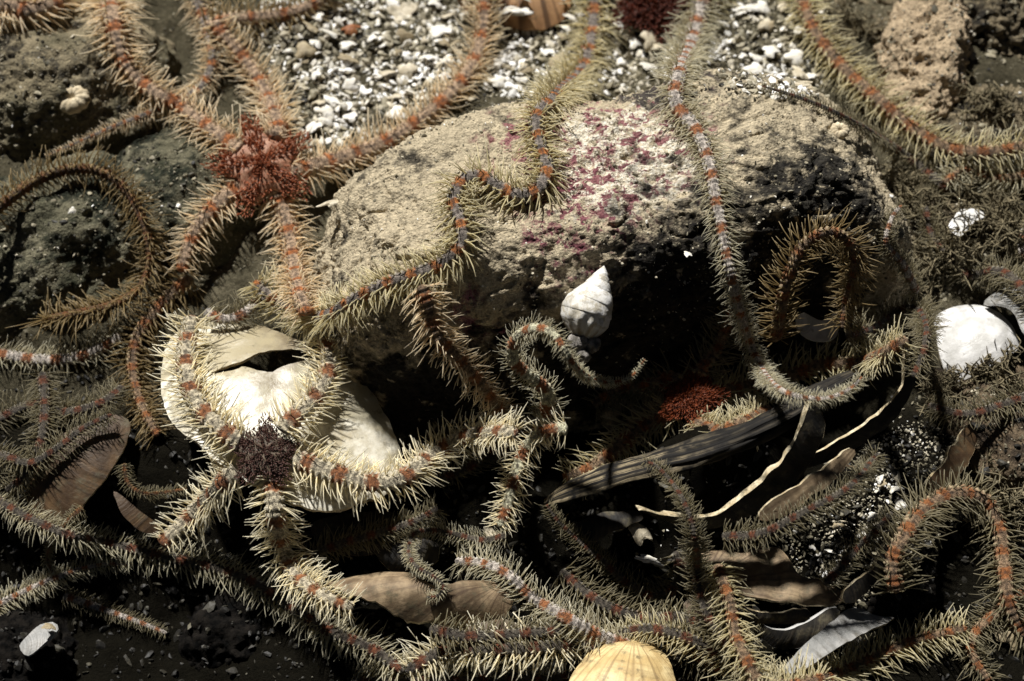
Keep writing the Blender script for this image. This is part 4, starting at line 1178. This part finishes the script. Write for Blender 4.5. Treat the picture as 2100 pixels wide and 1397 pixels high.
valve('shell_shard', 'silty brown shell blade between the two pale-rimmed mussel shells', 'shell', [(1560, 1050), (1620, 1000), (1690, 955), (1745, 915), (1755, 930), (1700, 985), (1630, 1040), (1575, 1070)], mt_fuzzy, (0.2, -0.5, 0.8), None, 0.4, 0.12, 0.10, (1800, 880), 0.02, 9, 0, 0.05, mt_edge, step=9)
star('dim arm under the pale-rimmed mussel shells', [A([(1480, 1100), (1560, 1095), (1650, 1050), (1740, 1000), (1800, 930)], (24, 16), (40, 30))], 'dark', 'dim')
star('short purplish arm on the grey shell sand', [A([(1690, 1200), (1745, 1140), (1795, 1090), (1830, 1050)], (22, 14), (34, 24))], 'dark', 'dim')
star('dim arm hanging from the hooked arm over the small black rock', [A([(2140, 1190), (2050, 1250), (1990, 1320), (2030, 1400)], (28, 22), (48, 40))], 'rust', 'dim')
star('dark arm on the smooth brown rock under the white bivalve', [A([(2140, 800), (2060, 830), (1980, 850), (1900, 830)], (26, 18), (44, 34))], 'dark', 'dim')
star('dark arm lost among the bushy brown tangle', [A([(2140, 640), (2060, 560), (1980, 560), (1910, 480), (1900, 420)], (26, 16), (44, 34))], 'dark', 'dim')
star('dim dark arm hanging below striped brown shell, ending in shadow', [A([(255, 950), (262, 990), (295, 1012), (340, 1010), (385, 1002)], (13, 8), (20, 14))], 'brown', 'dim')
star('faint thin banded arm lying in the black hollow', [A([(130, 1222), (180, 1238), (235, 1258), (290, 1278), (345, 1300)], (18, 10), (24, 14))], 'tail', 'dim')
star('dim banded arm hanging down past the striped brown shell', [A([(88, 765), (92, 820), (90, 870), (78, 925), (50, 975), (10, 1010)], (26, 20), (44, 36))], 'dark', 'dim')
star('blurred dark arm crossing the top of the striped brown shell', [A([(-60, 950), (0, 935), (60, 950), (110, 925), (170, 880), (230, 850)], (24, 14), (36, 28))], 'dark', 'dim')
star('pale banded arm pointing at the dark bristly arm in the hollow', [A([(-70, 1265), (0, 1238), (80, 1200), (150, 1172), (215, 1157), (270, 1160)], (22, 6), (40, 22))], 'tail', 'grey')
star('long dark arm with pale side spines crossing the black hollow', [A([(-60, 1000), (0, 1030), (70, 1068), (150, 1100), (240, 1118), (340, 1142), (430, 1162), (510, 1190), (590, 1240), (680, 1295), (760, 1330), (830, 1380)], (22, 30), (36, 54), spine='grey')], 'dark', 'grey')
star('dark arm with stout white spines beside the cream bivalve shell', [A([(1300, 1300), (1230, 1318), (1140, 1325), (1060, 1330), (980, 1332), (900, 1340), (830, 1380)], (34, 30), (62, 58), spine='cream')], 'dark', 'cream')
star('dull olive arm running behind the cream bivalve shell', [A([(1640, 1420), (1560, 1390), (1480, 1345), (1400, 1305), (1330, 1290), (1260, 1300)], (32, 24), (50, 40))], 'dark', 'olive')
star('dim arm with long spines between boulder foot and cracked shell', [A([(900, 985), (960, 960), (1010, 925), (1060, 930)], (24, 20), (50, 50))], 'dark', 'dim')
star('mottled arm under the small curl, running to the white shell chips', [A([(1300, 1330), (1220, 1300), (1150, 1260), (1090, 1225), (1050, 1185), (1000, 1158), (930, 1150)], (34, 22), (44, 42))], 'tail', 'grey')
star('small arm curled back on itself above the fuzzy brown shell', [A([(1040, 1098), (990, 1108), (940, 1098), (890, 1088), (850, 1095), (838, 1130), (852, 1160), (885, 1180), (908, 1200), (898, 1222), (872, 1225)], (18, 7), (28, 14))], 'dark', 'grey')
star('hooked dark arm below the fibrous strip, with comb-like outer spines', [A([(1385, 1130), (1396, 1170), (1380, 1210), (1335, 1222), (1285, 1195), (1240, 1155), (1190, 1112), (1145, 1070), (1118, 1030)], (30, 8), (46, 18))], 'dark', 'dim')
star('thin purplish arm hanging straight down over the mussel shells', [A([(1500, 1330), (1455, 1270), (1432, 1200), (1428, 1130), (1418, 1070), (1392, 1010), (1350, 960), (1318, 945)], (26, 9), (48, 16))], 'dark', 'dim')
star('mottled olive arm beside the fan-shaped brown shard', [A([(1470, 1160), (1485, 1200), (1500, 1250), (1508, 1300), (1530, 1350), (1560, 1420)], (30, 34), (50, 52))], 'rust', 'olive')
star('banded rusty arm along the bottom by the grey striped shard', [A([(1560, 1430), (1640, 1405), (1720, 1380), (1800, 1345), (1880, 1312), (1985, 1288)], (34, 22), (64, 50), spine='olive')], 'rust', 'olive')
star('thick hooked arm curling over the small black rock', [A([(1838, 1215), (1832, 1150), (1860, 1090), (1900, 1040), (1955, 1012), (2015, 1025), (2048, 1080), (2058, 1150), (2070, 1240), (2110, 1320)], (40, 34), (64, 54))], 'rust', 'dim')
star('arm curled round the small glossy cup shell', [A([(1590, 700), (1600, 640), (1615, 570), (1650, 500), (1705, 476), (1748, 505), (1752, 560), (1735, 620), (1728, 680)], (32, 18), (58, 46), spine='brown', roll=0.5, lift=0.7)], 'rust', 'dim')
star('dark arm hooked over the left end of the smooth white bivalve', [A([(1735, 690), (1790, 672), (1838, 640), (1880, 635), (1900, 668), (1895, 720), (1870, 780)], (24, 18), (44, 38), roll=0.4)], 'dark', 'dim')
star('thin upright arm tip at the dark end of the boulder', [A([(1880, 600), (1850, 540), (1818, 500), (1828, 450), (1850, 420)], (20, 9), (34, 20))], 'tail', 'dim')
star('thin arm tip lying along the far edge of the boulder', [A([(1960, 400), (1890, 345), (1830, 300), (1770, 262), (1700, 225), (1630, 197), (1560, 176)], (24, 5), (34, 8))], 'dark', 'dim')
star('blurred reddish arm at the silty rock past the long bristly arm', [A([(2160, 330), (2100, 360), (2040, 365), (1980, 350), (1930, 380)], (28, 20), (50, 40))], 'rust', 'grey')
star('arm end beside the brown bushy tangle past the broken white shell', [A([(2170, 420), (2120, 450), (2095, 500), (2110, 560)], (26, 16), (46, 30))], 'tail', 'dim')
star('long bristly arm slanting across the pale tan stone', [A([(1610, -120), (1640, -10), (1680, 80), (1735, 145), (1805, 208), (1875, 265), (1950, 305), (2030, 312), (2110, 300), (2180, 310)], (36, 30), (62, 50), spine='olive', lift=0.25)], 'rust', 'olive')
star('dark maroon brittle star at the back, behind the shell gravel', [
    A([(1385, 20), (1420, 30), (1455, 20), (1500, -20)], (34, 26), (56, 50)),
    A([(1310, -40), (1290, -100), (1280, -160)], (34, 26), (56, 50)),
    A([(1370, -40), (1420, -110), (1440, -170)], (34, 26), (56, 50))], 'dark', 'olive', (1340, 5, 62, 'maroon', 0.2, 0.5, 0.8))
star('orange-brown arm at the top of the greyish tan rock', [A([(-60, 30), (0, 12), (60, 22), (110, 5), (150, -40)], (50, 44), (70, 64), lift=0.3)], 'orange', 'orange')
star('brown arm looped like a hoop over the greenish rock', [A([(-80, 500), (-30, 450), (20, 408), (80, 368), (150, 347), (215, 355), (265, 398), (297, 460), (308, 530), (288, 588), (235, 622), (165, 640), (85, 655)], (30, 20), (44, 58), roll=0.75, spine='brown', lift=0.35)], 'brown', 'brown')
star('pale arm with white side plates reaching in from black shadow', [A([(-80, 715), (0, 727), (80, 738), (150, 735), (210, 712), (255, 685)], (28, 26), (36, 40))], 'tail', 'grey')
star('orange-banded arm lying beside the left rim of the cracked shell', [A([(395, 570), (355, 600), (318, 640), (285, 685), (272, 740), (280, 800), (305, 860), (330, 900)], (34, 22), (58, 46))], 'rust', 'brown')
star('pinkish arm bent into a deep U on the tan rock, tapering to a fine tip', [A([(385, -80), (400, -10), (425, 60), (438, 115), (415, 175), (365, 208), (300, 235), (230, 262), (160, 292), (90, 322)], (34, 3), (46, 6), lift=0.30, spine='orange')], 'grey', 'orange')
star('orange-flecked arm forming the other side of the dark loop', [A([(205, -90), (222, -20), (235, 60), (258, 130), (305, 182), (365, 212), (410, 225)], (48, 34), (66, 50), spine='orange', lift=0.12)], 'orange', 'orange')
star('short bristly arm along the edge of the white gravel', [A([(420, 60), (470, 42), (530, 36), (590, 28), (650, 5), (700, -40)], (36, 28), (58, 44), lift=0.12)], 'orange', 'brown')
star('small arm tip beside the brown ribbed shell', [A([(975, -60), (985, -10), (990, 50), (982, 90)], (22, 18), (44, 44))], 'rust', 'dim')
star('long olive arm snaking in an S across the top of the boulder', [A([(1230, -130), (1222, -40), (1215, 60), (1195, 140), (1140, 195), (1102, 240), (1108, 300), (1122, 350), (1100, 390), (1060, 400), (1020, 382), (985, 362), (948, 372), (930, 412), (945, 455), (945, 500), (905, 540), (850, 562), (790, 582), (730, 612), (680, 642), (630, 650), (575, 622), (535, 590), (515, 570)], (36, 30), (62, 58), n=7)], 'grey', 'olive')
star('straight arm with paired white plates down the end of the boulder', [A([(1450, -130), (1442, -10), (1420, 80), (1392, 150), (1388, 215), (1425, 262), (1450, 320), (1465, 390), (1478, 460), (1496, 550), (1518, 640), (1545, 720), (1580, 782), (1630, 812), (1690, 818), (1740, 800), (1770, 770)], (42, 10), (58, 16), n=7, spine='grey', lift=(0.05, 0.05, 0.05, 0.5, 0.9, 0.6))], 'tail', 'grey')
star('orange-red arm slanting down the dark face of the boulder', [A([(862, 585), (882, 640), (898, 690), (945, 742), (990, 792), (1030, 848), (1062, 890)], (38, 28), (56, 40), spine='orange', lift=(0.1, 0.5, 0.6, 0.4))], 'rust', 'orange')
star('coiled arm below the whelk, its fine banded tip sweeping up', [A([(1095, 900), (1118, 850), (1122, 805), (1085, 770), (1052, 738), (1056, 698), (1092, 674), (1130, 682), (1155, 712), (1180, 752), (1215, 778), (1255, 785), (1295, 772), (1326, 732)], (36, 5), (42, 5), spine='grey', lift=(0.2, 0.8, 0.9, 1.3, 1.8))], 'banded', 'grey')
star('pale arm bending down from the tangle at the foot of the boulder', [A([(1165, 878), (1110, 888), (1075, 925), (1058, 970), (1042, 1030), (1022, 1085)], (32, 24), (42, 40), spine='cream', lift=0.7)], 'banded', 'cream')
star('brown-centred brittle star spread over the cracked white shell', [
    A([(478, 898), (432, 862), (398, 812), (382, 755), (384, 700), (396, 645)], (50, 38), (66, 56)),
    A([(592, 868), (645, 815), (672, 765), (672, 715), (655, 680)], (46, 34), (62, 52)),
    A([(625, 948), (690, 972), (760, 990), (825, 980), (882, 935), (945, 898), (1005, 886), (1065, 888)], (50, 30), (62, 48), lift=(0.05, 0.2, 0.6, 1.1, 1.3)),
    A([(560, 985), (566, 1060), (582, 1130), (612, 1185), (670, 1225), (730, 1248)], (48, 26), (62, 48), lift=(0.05, 0.5, 0.8, 0.6)),
    A([(462, 985), (410, 1040), (365, 1085), (325, 1122)], (46, 34), (58, 46))],
    'pale', 'cream', (543, 928, 54, 'umber', 0.14, 0.95, 0.45))
star('orange brittle star with a rusty bristled disc on the left of the boulder', [
    A([(612, 348), (700, 326), (790, 292), (862, 246), (922, 195), (970, 130), (990, 60), (992, -20), (985, -90)], (48, 28), (58, 46)),
    A([(570, 262), (552, 205), (525, 155), (490, 108), (458, 72), (440, 40)], (46, 34), (58, 46)),
    A([(478, 298), (432, 265), (395, 238), (360, 215)], (46, 34), (60, 50)),
    A([(492, 382), (442, 422), (404, 470), (380, 525), (372, 560)], (46, 30), (58, 46)),
    A([(575, 408), (592, 470), (602, 540), (615, 600), (630, 645)], (50, 40), (62, 54))],
    'orange', 'orange', (538, 338, 76, 'orange', 0.20, 1.26, 0.10))

# the cream shell leans on the arms in front
valve('bivalve_shell', 'cream ribbed bivalve shell among dark bristly arms', 'shell',
      [(1165, 1420), (1190, 1378), (1228, 1345), (1270, 1320), (1300, 1316), (1318, 1322), (1338, 1322), (1365, 1350), (1382, 1400), (1390, 1470), (1300, 1520), (1200, 1500)],
      mt_cream, (0.0, 0.35, 1), (1285, 1400), 0.55, 0.65, 0.09, (1300, 1318), 0.012, 7, 0.008, 0.01, mt_edge)
